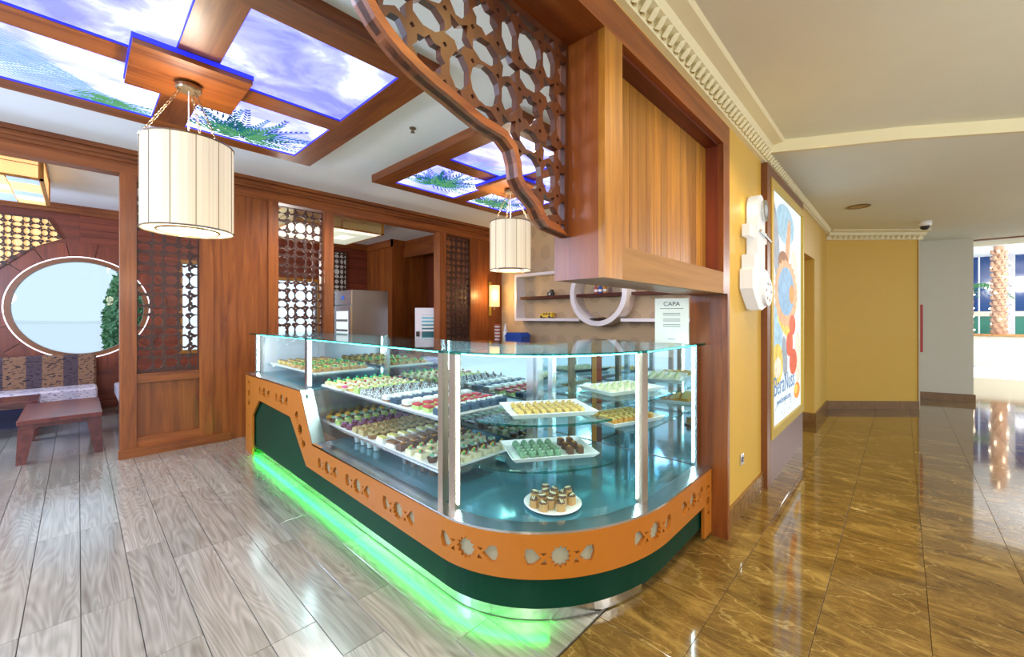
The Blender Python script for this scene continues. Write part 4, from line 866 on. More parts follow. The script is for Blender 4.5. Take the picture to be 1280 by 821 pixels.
def k_cherrytart(): return 'tart', tart_body(0.036, 0.026), 'lemon', [('cream', dome(0.032, 0.02, 0.024), 'cream'), ('cherry', bits(1, 0.011, 0.001, 0.048, 13), 'cherry')]
def k_yellowcream(): return 'tart', tart_body(0.036, 0.024), 'golden', [('cream', dome(0.033, 0.022, 0.022), 'cream'), ('almond', bits(3, 0.009, 0.018, 0.042, 14), 'biscuit')]
def k_limecake(): return 'lime_cake', cube(0.07, 0.065, 0.036), 'lime', [('cream', bits(5, 0.014, 0.02, 0.038, 15), 'cream'), ('cherry', bits(1, 0.010, 0.004, 0.054, 16), 'cherry')]
def k_speckle(): return 'coconut_cube', cube(0.07, 0.066, 0.045, 0.006), 'speckle', [('chocolate_leaf', MB().prism([(-0.012, 0.045), (0.012, 0.045), (0.004, 0.072), (-0.004, 0.072)], -0.003, 0.003, lambda u, v, y: (u, y, v)), 'choc')]
def k_specklemellow(): return 'coconut_cube', cube(0.07, 0.066, 0.045, 0.006), 'speckle', [('cream', bits(3, 0.012, 0.016, 0.05, 17), 'lemon')]
def k_white(): return 'marshmallow_square', cube(0.076, 0.066, 0.014), 'milk_choc', [('marshmallow', MB().bbox(-0.037, 0.037, -0.032, 0.032, 0.014, 0.045, 0.006), 'white_cream')]
def k_navy(): return 'berry_square', cube(0.085, 0.07, 0.04), 'navy', [('cream', bits(6, 0.012, 0.026, 0.042, 18), 'white_cream')]
def k_redgreen(): return 'jelly_slice', cube(0.07, 0.05, 0.026), 'lime', [('jelly', MB().bbox(-0.034, 0.034, -0.024, 0.024, 0.026, 0.040, 0.003), 'cherry')]
def k_pink(): return 'flower_cake', MB().lathe([(0.03, 0), (0.034, 0.02)], 12), 'cream', [('petals', bits(8, 0.013, 0.022, 0.028, 19), 'pink')]
ORD = ('first', 'second', 'third', 'fourth', 'fifth', 'sixth', 'seventh', 'eighth', 'ninth')
def row_of(kind, label, group, x, zs, n, y0, y1, cat='pastry', jit=0.006):
    nm, b_, bm2, tops = kind(); src = None; rr = random.Random(int(x*1000))
    for i in range(n):
        p = (x+rr.uniform(-jit, jit), y0+(y1-y0)*i/max(1, n-1)+rr.uniform(-jit, jit)*0.5, zs)
        if src is None: src = sweet(nm, b_, bm2, tops, label+(', first from glass' if n > 1 else ''), cat, group); src.location = p; src.rotation_euler = (0, 0, rr.uniform(-.1, .1))
        else: dup(src, p, rr.uniform(-.12, .12), label+', %s from glass' % ORD[i])
def tray(label, x0, x1, y0, y1, z, group=None):
    t = thing('tray', label, 'tray', ((x0+x1)/2, (y0+y1)/2, z), 0, group); a, b = (x1-x0)/2, (y1-y0)/2
    MB().bbox(-a, a, -b, b, 0, 0.006, 0.001).build('plate', 'porcelain', t)
    MB().box(-a, a, -b, -b+0.005, 0.006, 0.012).box(-a, a, b-0.005, b, 0.006, 0.012).box(-a, -a+0.005, -b+0.005, b-0.005, 0.006, 0.012).box(a-0.005, a, -b+0.005, b-0.005, 0.006, 0.012).build('rim', 'porcelain', t)
low_rows = [(-3.72, k_yellow_tart, 'yellow domed tart at the left end of the lower glass shelf'), (-3.62, k_green_cup, 'dark cupcake with white and mint topping, lower shelf, next to yellow tarts'), (-3.51, k_lime_cup, 'lime cupcake with cream and green bits on the lower shelf'),
            (-3.39, k_maroon, 'maroon crumble-topped round cake on the lower shelf'), (-3.28, k_maroon, 'maroon crumble cake beside the tan squares on the lower shelf'), (-3.16, k_tan, 'tan crumble square next to maroon cakes on the lower shelf'), (-3.05, k_tan, 'tan crumble square beside the round mousse cakes'),
            (-2.92, k_mousse, 'round milk-chocolate mousse cake with pale ring top on lower shelf'), (-2.78, k_creambar, 'white cream bar with lemon top on the lower shelf'), (-2.64, k_slice, 'white layer slice with chocolate top on the lower shelf'),
            (-2.51, k_choc, 'dark chocolate cube with caramel crumbs on the lower shelf'), (-2.39, k_fruit, 'cream cake with red, green and yellow fruit beside the chocolate cubes'), (-2.28, k_fruit, 'fruit-topped cream cake in the middle row near the corner posts'), (-2.16, k_green_cup, 'mint-topped dark cupcake near the corner posts'), (-2.04, k_fruit, 'fruit-topped cream cake in the last row beside the corner posts')]
up_rows = [(-3.71, k_greentart, 'green-berry cream tart at the left end of the upper shelf'), (-3.60, k_greentart, 'green-berry cream tart in second row of the upper shelf'), (-3.49, k_yellowcream, 'cream tart with almond pieces on the upper shelf'), (-3.38, k_cherrytart, 'cream tart with one red cherry on the upper shelf'), (-3.27, k_yellowcream, 'almond cream tart in the row beside the lime cakes'),
           (-3.15, k_limecake, 'lime green cake with cream and cherry on upper shelf'), (-3.03, k_specklemellow, 'black and white coconut cube with lemon cream on upper shelf'), (-2.92, k_speckle, 'speckled coconut cube with chocolate leaf, left row'), (-2.81, k_speckle, 'speckled coconut cube with chocolate leaf, row nearest the marshmallow squares'), (-2.69, k_white, 'white marshmallow square on brown base on upper shelf'), (-2.57, k_navy, 'dark blue berry square with white cream on upper shelf'),
           (-2.44, k_white, 'white marshmallow square between berry squares and jelly slices'), (-2.32, k_redgreen, 'red and green jelly slice on the upper shelf'), (-2.20, k_redgreen, 'red-topped jelly slice in the row next to the last berry squares'), (-2.07, k_navy, 'dark berry square in the last row by the corner posts')]
for k, (x0, x1) in enumerate(((-3.77, -3.335), (-3.33, -2.985), (-2.98, -2.45), (-2.445, -1.98))):
    tray('%s flat white tray from the left light post on the lower shelf' % ORD[k], x0, x1, 1.50, 2.10, 0.578, 'trays on the lower shelf')
for k, (x0, x1) in enumerate(((-3.77, -3.215), (-3.21, -2.75), (-2.745, -2.385), (-2.38, -2.0))):
    tray('%s flat white tray from the left light post on the upper shelf' % ORD[k], x0, x1, 1.50, 2.10, 0.892, 'trays on the upper shelf')
for x, kd, lb in low_rows: row_of(kd, lb, 'row: '+lb, x, 0.5845, 7, 1.545, 2.06)
for x, kd, lb in up_rows: row_of(kd, lb, 'row: '+lb, x, 0.8985, 7, 1.545, 2.06)
row_of(k_pink, 'bright pink flower cake at the front of the upper shelf', 'pink flower cake', -3.335, 0.8985, 1, 1.5125, 1.5125)
# raised left part of the counter
tray('long flat white tray in the raised left end of the counter', XL+0.15, -3.95, 1.52, 2.10, 0.970)
def k_eclair(): return 'eclair', MB().lathe([(1e-6, -0.06), (0.022, -0.045), (0.026, 0), (0.022, 0.045), (1e-6, 0.06)], 10, (0, 0, 0.0), mat=Matrix.Translation((0, 0, 0.024)) @ Matrix.Rotation(PI/2, 4, 'Y')), 'golden', [('icing', MB().bbox(-0.045, 0.045, -0.016, 0.016, 0.040, 0.052, 0.004), 'milk_choc')]
def k_leafcake(): return 'leaf_cake', cube(0.09, 0.07, 0.03), 'biscuit', [('cream', bits(7, 0.014, 0.032, 0.034, 21), 'lime'), ('leaf', bits(4, 0.014, 0.03, 0.045, 22, 0.4), 'green_glaze')]
for j, (x, kd, lb) in enumerate(((-5.1, k_eclair, 'golden eclair with brown icing at the far left of the counter'), (-4.95, k_eclair, 'golden eclair second row from the far left end'), (-4.8, k_eclair, 'golden eclair beside the leaf cakes'), (-4.62, k_leafcake, 'leafy lime cake in the raised left case'), (-4.45, k_leafcake, 'leafy lime cake in the middle of the raised left case'), (-4.28, k_eclair, 'golden eclair between leaf cakes in raised case'), (-4.1, k_leafcake, 'leafy lime cake beside the bright light post'))):
    row_of(kd, lb, 'row: '+lb, x, 0.9765, 6, 1.58, 2.04)
# cups on the deck of the counter
def cup(x, y, fill, label, group):
    o = MB().lathe([(0.026, 0), (0.034, 0.07), (0.031, 0.07), (0.024, 0.004)], 14).build('dessert_cup', 'glass'); tag(o, label, 'dessert cup', group); o.location = (x, y, 0.4652)
    MB().lathe([(0.0235, 0.005), (0.029, 0.052), (0.02, 0.058), (1e-6, 0.06)], 14).build('filling', fill, o); return o
ca = cup(-3.28, 1.60, 'white_cream', 'clear cup of white cream on the counter deck under the lower shelf', 'cups of white cream')
cb = cup(-2.55, 1.60, 'choc', 'clear cup of dark chocolate dessert on the counter deck', 'cups of chocolate')
for i in range(1, 7): dup(ca, (-3.28+0.105*(i % 4), 1.60+0.11*(i//4), 0.4652), None, 'clear cup of white cream on the counter deck, %s row, %s from left' % (ORD[i//4], ORD[i % 4]))
for i in range(1, 7): dup(cb, (-2.55+0.105*(i % 4), 1.60+0.11*(i//4), 0.4652), None, 'clear cup of dark chocolate dessert on the deck, %s row, %s from left' % (ORD[i//4], ORD[i % 4]))
ca['label'] = 'clear cup of white cream on the counter deck, first row, first from left'; cb['label'] = 'clear cup of dark chocolate dessert on the deck, first row, first from left'
# slanted trays of the corner section
def flared_tray(label, cx_, cy_, z, L, W, rz):
    t = thing('serving_tray', label, 'tray', (cx_, cy_, z), rz)
    a, b = L/2, W/2; mb = MB(); v = []
    for k, zz in ((0.86, 0), (1.0, 0.028), (0.985, 0.030), (0.85, 0.006)): v += [(-a+(1-k)*b, -b*k, zz), (a-(1-k)*b, -b*k, zz), (a-(1-k)*b, b*k, zz), (-a+(1-k)*b, b*k, zz)]
    f = [(3, 2, 1, 0), (12, 13, 14, 15)]+[(4*k+i, 4*k+(i+1) % 4, 4*k+4+(i+1) % 4, 4*k+4+i) for k in range(3) for i in range(4)]
    mb.add(v, f).build('dish', 'porcelain', t); return t
def fill_tray(make, label, group, cx_, cy_, z, rz, nx, ny, dx, dy, cat='pastry', skip=()):
    nm, b_, bm2, tops = make(); src = None; rr = random.Random(nx*100+ny); c_, s_ = math.cos(rz), math.sin(rz)
    for i in range(nx):
        for j in range(ny):
            if (i, j) in skip: continue
            u, v = (i-(nx-1)/2)*dx+rr.uniform(-.003, .003), (j-(ny-1)/2)*dy+rr.uniform(-.003, .003)
            p = (cx_+u*c_-v*s_, cy_+u*s_+v*c_, z+0.0065)
            if src is None: src = sweet(nm, b_, bm2, tops, label+', first row, first from left', cat, group); src.location = p; src.rotation_euler = (0, 0, rz)
            else: dup(src, p, rz+rr.uniform(-.25, .25), label+', %s row, %s from left' % (ORD[j], ORD[i]))
def k_roll(): return 'nut_roll', MB().lathe([(1e-6, -0.026), (0.014, -0.024), (0.017, 0), (0.014, 0.024), (1e-6, 0.026)], 9, mat=Matrix.Translation((0, 0, 0.016)) @ Matrix.Rotation(PI/2, 4, 'X')), 'golden', [('nut_dust', bits(3, 0.007, 0.014, 0.030, 31), 'biscuit')]
def k_ball(): return 'pistachio_ball', MB().lathe([(0.016, 0), (0.023, 0.012), (0.02, 0.028), (0.010, 0.038), (1e-6, 0.040)], 10), 'pistachio', [('flakes', bits(8, 0.006, 0.019, 0.028, 32), 'white_cream')]
def k_choco_stick(): return 'chocolate_stick', MB().bbox(-0.018, 0.018, -0.024, 0.024, 0, 0.04, 0.004), 'choc', [('crumb', bits(3, 0.006, 0.012, 0.041, 35), 'caramel')]
def k_finger(): return 'baklava_finger', MB().bbox(-0.019, 0.019, -0.034, 0.034, 0, 0.034, 0.006), 'caramel', [('syrup_top', MB().bbox(-0.013, 0.013, -0.028, 0.028, 0.033, 0.040, 0.003), 'golden')]
def k_pale(): return 'milk_pastry', MB().lathe([(0.022, 0), (0.027, 0.012), (0.018, 0.026), (1e-6, 0.03)], 10), 'cream', [('nut', bits(1, 0.008, 0.002, 0.030, 33), 'lime')]
R1, R2 = 0.98, 1.28
flared_tray('white flared tray of pale nut rolls on upper corner shelf', -1.56, 1.95, 0.9345, 0.52, 0.36, R1); fill_tray(k_roll, 'pale golden nut roll on the upper corner tray', 'nut rolls on tray', -1.56, 1.95, 0.9345, R1, 9, 4, 0.046, 0.062)
flared_tray('white flared tray of pistachio balls on lower corner shelf', -1.56, 1.96, 0.6895, 0.52, 0.36, R1); fill_tray(k_ball, 'green pistachio ball on the lower corner tray', 'pistachio balls on tray', -1.60, 1.90, 0.6895, R1, 5, 5, 0.052, 0.052)
fill_tray(k_choco_stick, 'dark chocolate stick at the right end of the pistachio tray', 'chocolate sticks on tray', -1.48, 2.08, 0.6895, R1, 2, 3, 0.06, 0.085)
flared_tray('white flared tray of pale milk pastries on upper right shelf', -1.43, 2.62, 0.9935, 0.50, 0.34, R2); fill_tray(k_pale, 'pale milk pastry on the upper right tray', 'milk pastries on tray', -1.43, 2.62, 0.9935, R2, 6, 4, 0.064, 0.062)
flared_tray('white flared tray of caramel baklava fingers on lower right shelf', -1.37, 2.52, 0.8185, 0.46, 0.34, R2); fill_tray(k_finger, 'caramel brown baklava finger on the lower right tray', 'baklava fingers on tray', -1.37, 2.52, 0.8185, R2, 8, 3, 0.046, 0.082)
dp = thing('dessert_plate', 'round white plate of small flans on the corner deck', 'plate', (-1.405, 1.81, 0.4652))
MB().lathe([(0.08, 0), (0.155, 0.012), (0.16, 0.018), (0.15, 0.018), (0.08, 0.007), (1e-6, 0.007)], 36).build('dish', 'porcelain', dp, True)
def k_flan(): return 'flan', MB().lathe([(0.026, 0), (0.023, 0.045), (0.020, 0.048)], 12, flute=0.04), 'biscuit', [('chocolate_top', MB().lathe([(0.0235, 0.045), (0.019, 0.055), (1e-6, 0.050)], 12), 'choc'), ('stripes', MB().box(-0.02, 0.02, -0.003, 0.003, 0.052, 0.056).box(-0.016, 0.016, 0.008, 0.012, 0.051, 0.055), 'cream')]
nm, b_, bm2, tops = k_flan(); src = None
FL = [(0, 0), (0.06, 0.008), (-0.06, 0.012), (0.024, 0.062), (-0.036, 0.066), (0.03, -0.058), (-0.03, -0.056), (0.086, 0.06), (0.094, -0.05), (-0.09, -0.045), (-0.098, 0.06), (0.015, 0.122), (-0.034, -0.118), (0.030, -0.118)]
for k, (u, v) in enumerate(FL):
    p = (-1.405+u, 1.81+v, 0.4755)
    if src is None: src = sweet(nm, b_, bm2, tops, 'small fluted flan with chocolate top at the centre of the round plate', 'flan', 'flans on the round plate'); src.location = p
    else:
        ro = math.hypot(u, v) > 0.09; fr_ = sum(1 for q in FL[1:] if (math.hypot(*q) > 0.09) == ro and (u*-0.688+v*0.7257, k) > (q[0]*-0.688+q[1]*0.7257, FL.index(q)))
        dup(src, p, k*0.7, 'small chocolate-topped flan in the %s ring of the plate, %s from the front' % ('outer' if ro else 'inner', ORD[fr_]))
# price card on the counter top
cdn = thing('menu_card', 'tall cream menu card reading CAPA standing on the glass counter', 'card', (-1.145, 2.80, 1.323), math.atan2(-1.145, -2.80)+PI)
cdn.rotation_euler = (0, 0, math.atan2(2.80, -1.145)-PI/2)
MB().box(-0.108, 0.108, 0, 0.004, 0, 0.31).build('card', 'paper', cdn); MB().box(-0.10, 0.10, 0, 0.06, 0, 0.004).build('stand', 'glass', cdn)
text('CAPA', 0.042, 'ink', cdn, (0, -0.0006, 0.258), (PI/2, 0, 0)); 
for z, w_ in ((0.238, 0.15), (0.205, 0.11), (0.193, 0.11), (0.165, 0.11), (0.153, 0.11), (0.128, 0.11), (0.116, 0.11), (0.028, 0.05)): MB().box(-w_/2, w_/2, -0.0008, 0, z, z+0.0035).build('print_line', 'ink', cdn)
MB().prism([(-0.045, 0.105), (0.005, 0.105), (-0.005, 0.045), (-0.022, 0.05)], -0.002, 0, lambda u, v, y: (u, y, v)).build('white_tag', 'sign_white', cdn)
# ------------------------------------------------------------------ white wall shelf with ring and the things on it
ws = thing('wall_shelf', 'white wall shelf with a large ring and dark brown boards', 'shelf', (-4.0, YB, 1.44))
def wsb(name, mat, *boxes):
    mb = MB()
    for b in boxes: mb.box(*b)
    mb.v = [(a+4.0, b-YB, c_-1.44) for a, b, c_ in mb.v]; return mb.build(name, mat, ws)
wsb('bottom_board', 'white_lacquer', (-5.43, -3.95, 5.80, YB, 1.44, 1.49)); wsb('bottom_board', 'white_lacquer', (-3.17, -2.0, 5.80, YB, 1.44, 1.49)); wsb('top_board', 'white_lacquer', (-5.43, -2.0, 5.80, YB, 2.28, 2.33)); wsb('side_board', 'white_lacquer', (-5.43, -5.38, 5.80, YB, 1.49, 2.28))
wsb('brown_board', 'shelf_brown', (-5.30, -4.05, 5.82, YB, 1.845, 1.895)); wsb('brown_board', 'shelf_brown', (-3.98, -3.14, 5.78, YB, 1.845, 1.895)); wsb('brown_board', 'shelf_brown', (-3.0, -1.9, 5.82, YB, 1.845, 1.895))
mb = plate(ngon((-3.56, 1.89), 0.525, 48), [ngon((-3.56, 1.89), 0.445, 48)], lambda u, v, t: (u, 5.74+t, v), 0.30); mb.v = [(a+4.0, b-YB, c_-1.44) for a, b, c_ in mb.v]; mb.build('ring', 'white_lacquer', ws)
t = thing('toy_camera', 'small black toy camera on the left brown shelf board', 'toy', (-4.62, 5.90, 1.895))
MB().bbox(-0.07, 0.07, -0.03, 0.03, 0, 0.07, 0.008).build('body', 'black_plastic', t); MB().bbox(-0.02, 0.05, -0.025, 0.025, 0.07, 0.115, 0.008).build('viewfinder', 'black_plastic', t); MB().lathe([(0.026, 0), (0.022, 0.03)], 14, mat=Matrix.Translation((0.02, -0.03, 0.035)) @ Matrix.Rotation(PI/2, 4, 'X')).build('lens', 'steel_dark', t)
t = thing('toy_bus', 'yellow toy bus on the white shelf board', 'toy', (-4.70, 5.90, 1.49))
MB().bbox(-0.10, 0.14, -0.045, 0.045, 0.02, 0.105, 0.01).build('body', 'yellow_plastic', t); MB().bbox(-0.16, -0.10, -0.045, 0.045, 0.02, 0.075, 0.01).build('bonnet', 'yellow_plastic', t)
for x in (-0.11, 0.08): MB().lathe([(0.024, -0.05), (0.024, 0.05)], 14, mat=Matrix.Translation((x, 0, 0.024)) @ Matrix.Rotation(PI/2, 4, 'X')).build('wheels', 'black_plastic', t)
for x in (-0.06, 0.0, 0.06): MB().box(x, x+0.04, -0.047, -0.044, 0.065, 0.092).build('window', 'black_plastic', t)
MB().box(-0.165, -0.15, -0.03, 0.03, 0.03, 0.045).build('bumper', 'red_paint', t)
for k, (x, mt, lb) in enumerate(((-3.66, 'cup_red', 'red small bottle on the ring shelf'), (-3.58, 'blue_plastic', 'blue small bottle on the ring shelf'), (-3.49, 'caramel', 'amber small bottle on the ring shelf'))):
    o = MB().lathe([(0.035, 0), (0.036, 0.09), (0.015, 0.12), (0.015, 0.14)], 14).build('bottle', mt); tag(o, lb, 'bottle', 'bottles in the ring'); o.location = (x, 5.88, 1.895); MB().lathe([(0.017, 0.14), (0.017, 0.16)], 10).build('cap', 'golden', o); MB().lathe([(0.0365, 0.03), (0.0365, 0.07)], 14).build('label_band', 'porcelain', o)
t = thing('serving_board', 'dark curved dish lying in the bottom of the ring', 'dish', (-3.56, 5.86, 1.452))
MB().lathe([(0.06, 0), (0.17, 0.035), (0.18, 0.042), (0.16, 0.04), (0.05, 0.008)], 20).build('dish', 'choc', t); bits(5, 0.03, 0.08, 0.035, 44, 0.4).build('contents', 'milk_choc', t)
t = thing('potted_plant', 'small plant in a yellow cube pot on the right shelf end', 'plant', (-2.43, 5.90, 1.49))
MB().bbox(-0.05, 0.05, -0.05, 0.05, 0, 0.12, 0.004).build('pot', 'yellow_plastic', t)
for k in range(7): MB().tube([(0, 0, 0.115), (0.03*math.cos(k), 0.03*math.sin(k), 0.17), (0.05*math.cos(k), 0.05*math.sin(k), 0.20+0.01*k)], 0.010, 4).build('leaf', 'leaf_green', t)
# back counter with cups, bottle and blue box
bc = thing('back_counter', 'low wooden work counter along the wallpaper wall behind the display', 'counter', (-4.0, 5.7, 0))
MB().box(-1.9, 1.8, -0.3, 0.32, 0, 0.96).build('body', 'wood_x', bc); MB().box(-1.92, 1.82, -0.33, 0.335, 0.96, 1.0).build('worktop', 'steel_dark', bc)
t = thing('cup_stack', 'tall stack of red and white paper cups beside the sconce wall', 'cups', (-5.72, 5.62, 1.0))
for k in range(12): MB().lathe([(0.055, 0), (0.062, 0.03)], 16, (0, 0, 0.031*k)).build('cup', 'cup_red' if k % 2 else 'porcelain', t)
t = thing('squeeze_bottle', 'slim white bottle next to the cup stack', 'bottle', (-5.50, 5.62, 1.0))
MB().lathe([(0.04, 0), (0.045, 0.18), (0.035, 0.26), (0.012, 0.36), (0.008, 0.39)], 16).build('body', 'porcelain', t, True); MB().lathe([(0.037, 0.25), (0.037, 0.262)], 16).build('collar', 'steel', t)
t = thing('napkin_box', 'dark blue box with sloped lid behind the counter glass', 'box', (-5.18, 5.62, 1.0))
MB().box(-0.20, 0.20, -0.12, 0.12, 0, 0.15).build('body', 'blue_plastic', t); MB().prism([(-0.22, 0.15), (0.22, 0.15), (0.15, 0.225), (-0.15, 0.225)], -0.13, 0.13, lambda u, v, y: (u, y, v)).build('lid', 'blue_plastic', t)
# sconce
t = thing('wall_sconce', 'warm cylindrical wall sconce on the wood panel', 'sconce', (XS-0.02, 5.70, 1.72))
MB().box(0, 0.02, -0.03, 0.03, -0.18, 0.50).build('back_plate', 'gold_trim', t); MB().lathe([(0.10, 0), (0.10, 0.42)], 24, (0.14, 0, 0)).build('shade', 'sconce_shade', t, True); MB().tube([(0.02, 0, 0.2), (0.14, 0, 0.2)], 0.012, 6).build('arm', 'bronze', t); MB().tube([(0.14, 0, -0.06), (0.14, 0, 0)], 0.008, 6).build('finial', 'bronze', t)
lamp('POINT', 'sconce_bulb', (XS+0.30, 5.55, 1.95), 14, (1.0, 0.62, 0.22), 0.06)
# fridges
t = thing('upright_fridge', 'tall stainless steel fridge in the back room', 'fridge', (-7.42, 3.69, 0))
MB().bbox(-0.34, 0.34, -0.34, 0.36, 0.1, 2.0, 0.006).build('body', 'steel_dark', t); MB().box(-0.34, 0.34, -0.36, -0.34, 1.74, 1.99).build('fascia', 'steel', t)
dr = MB().box(-0.34, 0.34, -0.37, -0.34, 0.14, 1.72).build('door', 'steel', t); MB().box(-0.24, 0.24, -0.374, -0.37, 0.25, 1.62).build('pane', 'poster_back', dr); MB().box(0.26, 0.285, -0.41, -0.37, 0.8, 1.2).build('handle', 'steel', dr)
for k in range(7): MB().box(-0.23, 0.23, -0.38, -0.374, 0.35+0.18*k, 0.39+0.18*k).build('rack', 'steel_dark', dr)
MB().box(-0.05, 0.06, -0.363, -0.36, 1.83, 1.90).build('display', 'blue_plastic', t)
for sx in (-0.28, 0.28):
    for sy in (-0.28, 0.3): MB().lathe([(0.025, 0), (0.025, 0.1)], 8, (sx, sy, 0)).build('foot', 'black_plastic', t)
t = thing('counter_fridge', 'small white glass-door fridge standing on the pass-through ledge', 'fridge', (-6.48, 4.52, 0.95), -0.6)
MB().box(-0.20, 0.18, -0.22, 0.22, 0, 0.73).build('body', 'white_lacquer', t); dr = MB().box(0.18, 0.21, -0.22, 0.22, 0.0, 0.73).build('door', 'white_lacquer', t)
MB().box(0.21, 0.214, -0.10, 0.19, 0.08, 0.60).build('pane', 'deck_blue', dr)
for k in range(5): MB().box(0.214, 0.222, -0.10, 0.19, 0.30+0.065*k, 0.335+0.065*k).build('rack', 'porcelain', dr)
MB().box(0.21, 0.235, -0.20, -0.14, 0.13, 0.30).build('handle', 'black_plastic', dr)
t = thing('pass_ledge', 'wooden ledge across the service opening', 'ledge', (-6.45, 3.6, 0.91)); MB().box(-0.40, 0.28, -1.1, 1.25, 0, 0.04).build('board', 'wood_y', t)
for yy in (-0.9, 1.0): MB().prism([(-0.05, 0), (0.27, 0), (-0.05, -0.3)], yy, yy+0.03, lambda u, v, y: (u, y, v)).build('bracket', 'wood_y', t)
# ------------------------------------------------------------------ seating corner
def bench(name, label, loc, rz, L, D, back):
    t = thing(name, label, 'sofa', loc, rz)
    MB().box(-L/2, L/2, 0.04, D, 0.0, 0.30).build('base', 'seat_base', t); MB().bbox(-L/2, L/2, 0.0, D, 0.30, 0.46, 0.02).build('seat_cushion', 'fabric_seat', t)
    if back: MB().bbox(-L/2, L/2, D, D+0.16, 0.30, 0.93, 0.025).build('back_cushion', 'fabric_back', t)
    return t
bench('banquette', 'patterned banquette with brown back under the round window', (-8.72, -1.0, 0), PI/2, 2.40, 0.55, True)
bench('banquette', 'pale seat of the second banquette half hidden behind the screen post', (-8.35, 0.40, 0), 0.0, 1.7, 0.50, False)
def low_table(label, cx_, cy_, hx, hy):
    t = thing('low_table', label, 'table', (cx_, cy_, 0))
    MB().bbox(-hx, hx, -hy, hy, 0.405, 0.45, 0.006).build('tabletop', 'table_wood', t); MB().box(-hx+0.05, hx-0.05, -hy+0.05, hy-0.05, 0.36, 0.405).build('apron', 'table_wood', t)
    for sx in (-1, 1):
        for sy in (-1, 1):
            x0, y0 = sx*(hx-0.09), sy*(hy-0.07); m_ = MB(); v = []
            for z, r_, o_ in ((0, 0.035, 0.04), (0.405, 0.06, 0.0)):
                v += [(x0+sx*o_+a*r_, y0+sy*o_+b*r_, z) for a, b in ((-1, -1), (1, -1), (1, 1), (-1, 1))]
            m_.add(v, [(3, 2, 1, 0), (4, 5, 6, 7), (0, 1, 5, 4), (1, 2, 6, 5), (2, 3, 7, 6), (3, 0, 4, 7)]).build('leg', 'table_wood', t)
    return t
low_table('dark low wooden table standing nearest, in front of the banquette', -7.11, -0.12, 0.63, 0.31)
low_table('second dark low table half out of view beside the banquette', -8.28, -0.80, 0.32, 0.45)
# ------------------------------------------------------------------ lobby palms and garden outside the round window
def palm(x, y, zb, zt, label, nf=9):
    t = thing('palm_tree', label, 'palm tree', (x, y, zb)); h = zt-zb
    MB().lathe([(0.15, 0), (0.12, h*0.3), (0.11, h)], 12).build('trunk', 'bark', t)
    n = 0; sc_ = MB().add([(0, -0.07, 0), (0, 0.07, 0), (0.06, 0.035, 0.15), (0.06, -0.035, 0.15), (0.075, 0, 0.04)], [(0, 4, 3), (0, 1, 4), (1, 2, 4), (2, 3, 4), (0, 3, 2, 1)]).mesh('leaf_base', 'bark')
    k = 0; z = 0.0
    while z < h-0.1:
        for q in range(7):
            a = 2*PI*(q+0.5*(k % 2))/7; link_mesh('leaf_base', sc_, (0.11*math.cos(a), 0.11*math.sin(a), z), t, (0, 0, a))
        z += 0.17; k += 1
    for q in range(nf):
        a = 2*PI*q/9; m_ = MB()
        for i in range(9):
            s_ = i/8; c_ = Vector((math.cos(a)*(0.2+0.75*s_), math.sin(a)*(0.2+0.75*s_), h+0.1+0.35*s_-0.75*s_*s_)); sd = Vector((-math.sin(a), math.cos(a), 0))
            for sg in (-1, 1): e = c_+sd*sg*0.24*(1-0.6*s_)+Vector((math.cos(a)*0.15, math.sin(a)*0.15, -0.12)); m_.add([c_, c_+Vector((0, 0, 0.03)), e], [(0, 1, 2)]); m_.add([c_+Vector((math.cos(a)*0.05, math.sin(a)*0.05, 0)), c_, e], [(0, 1, 2)])
        m_.build('frond', 'leaf_green', t)
    for q in range(16):
        a = q*2.4; MB().blob((0.19*math.cos(a), 0.19*math.sin(a), 0.15+q*h/17), 0.02).build('fairy_light', 'fairy_light', t)
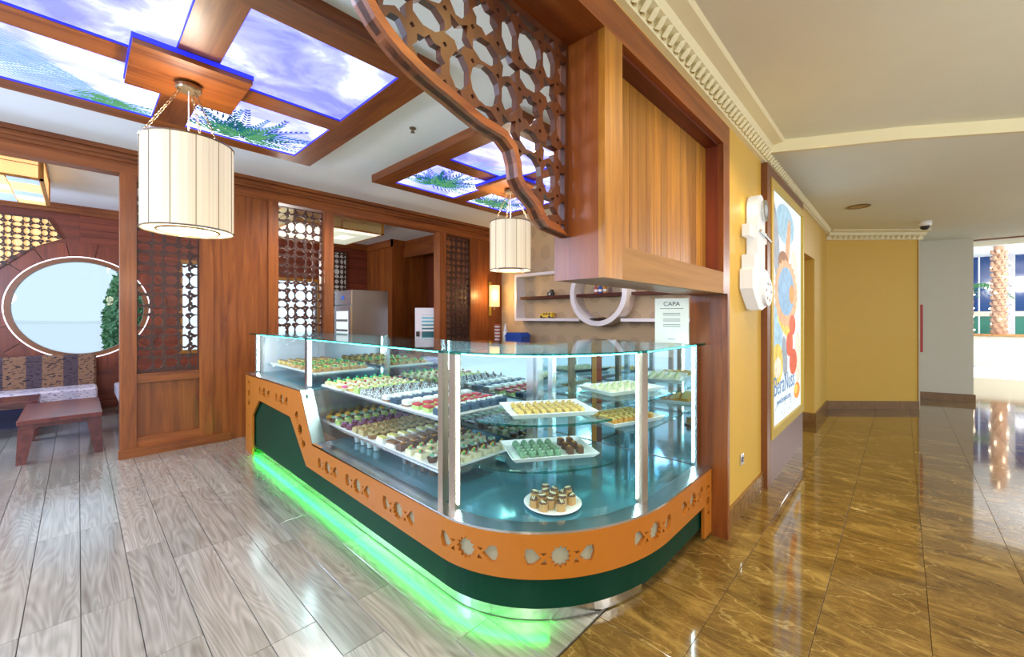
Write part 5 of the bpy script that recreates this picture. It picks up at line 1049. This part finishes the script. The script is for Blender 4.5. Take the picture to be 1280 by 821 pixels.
def planter(x, y, wx, wy, h, label):
    t = thing('planter', label, 'planter', (x, y, 0)); MB().bbox(-wx, wx, -wy, wy, 0.08, h, 0.01).build('box', 'planter_cream', t); MB().box(-wx-0.06, wx+0.06, -wy-0.06, wy+0.06, h, h+0.04).build('rim', 'wood_pale', t); MB().box(-wx+0.05, wx-0.05, -wy+0.05, wy-0.05, 0, 0.08).build('plinth', 'sign_white', t)
planter(2.12, 19.0, 0.55, 0.45, 0.96, 'white planter box under the nearer lobby palm'); palm(2.12, 19.0, 1.0, 3.64, 'lit palm trunk in the nearer white lobby planter', 0)
planter(1.60, 20.9, 0.42, 0.40, 0.90, 'white planter box half hidden by the white wall'); palm(1.60, 20.9, 0.94, 2.5, 'lit palm at the back, half hidden by the white wall edge')
gd_ = struct('ground_outside', B(-160, -9.76, -60, 60, -0.3, -0.05), 'sand')
def bush(label, c_, rx, ry, rz, n, seed):
    t = thing('hedge_bush', label, 'bush', (c_[0], c_[1], 0)); rr = random.Random(seed); m_ = MB()
    for i in range(n):
        th = rr.uniform(0, 6.28); ph = math.acos(rr.uniform(-1, 1)); q = rr.uniform(0.75, 1.0)
        p = Vector((rx*q*math.sin(ph)*math.cos(th), ry*q*math.sin(ph)*math.sin(th), c_[2]+rz*q*math.cos(ph)))
        d_ = Vector((rr.uniform(-1, 1), rr.uniform(-1, 1), rr.uniform(-1, 1))).normalized()*0.055; e = d_.orthogonal().normalized()*0.03
        m_.add([p-d_, p+e, p+d_, p-e], [(0, 1, 2, 3)])
    o = m_.build('foliage', 'hedge_green', t); o['kind'] = 'stuff'; MB().tube([(0, 0, -0.06), (0, 0, c_[2])], 0.06, 6).build('stem', 'bark', t)
bush('tall dense green hedge outside, at the right of the round window', (-11.6, 0.95, 1.3), 0.7, 0.62, 1.5, 11000, 1)
bush('low green beach plant outside, at the bottom left of round window', (-12.2, -0.55, 0.25), 0.5, 0.45, 0.40, 900, 2)
bush('small green beach plant outside, below the middle of the round window', (-11.2, -0.15, 0.25), 0.4, 0.3, 0.35, 800, 3)
struct('horizon_hills', MB().prism([(-60, -0.1), (60, -0.1), (60, 0.6), (20, 1.2), (0, 0.6), (-20, 1.1), (-60, 0.5)], -150, -149, lambda u, v, x: (x, u, v)), 'porcelain')
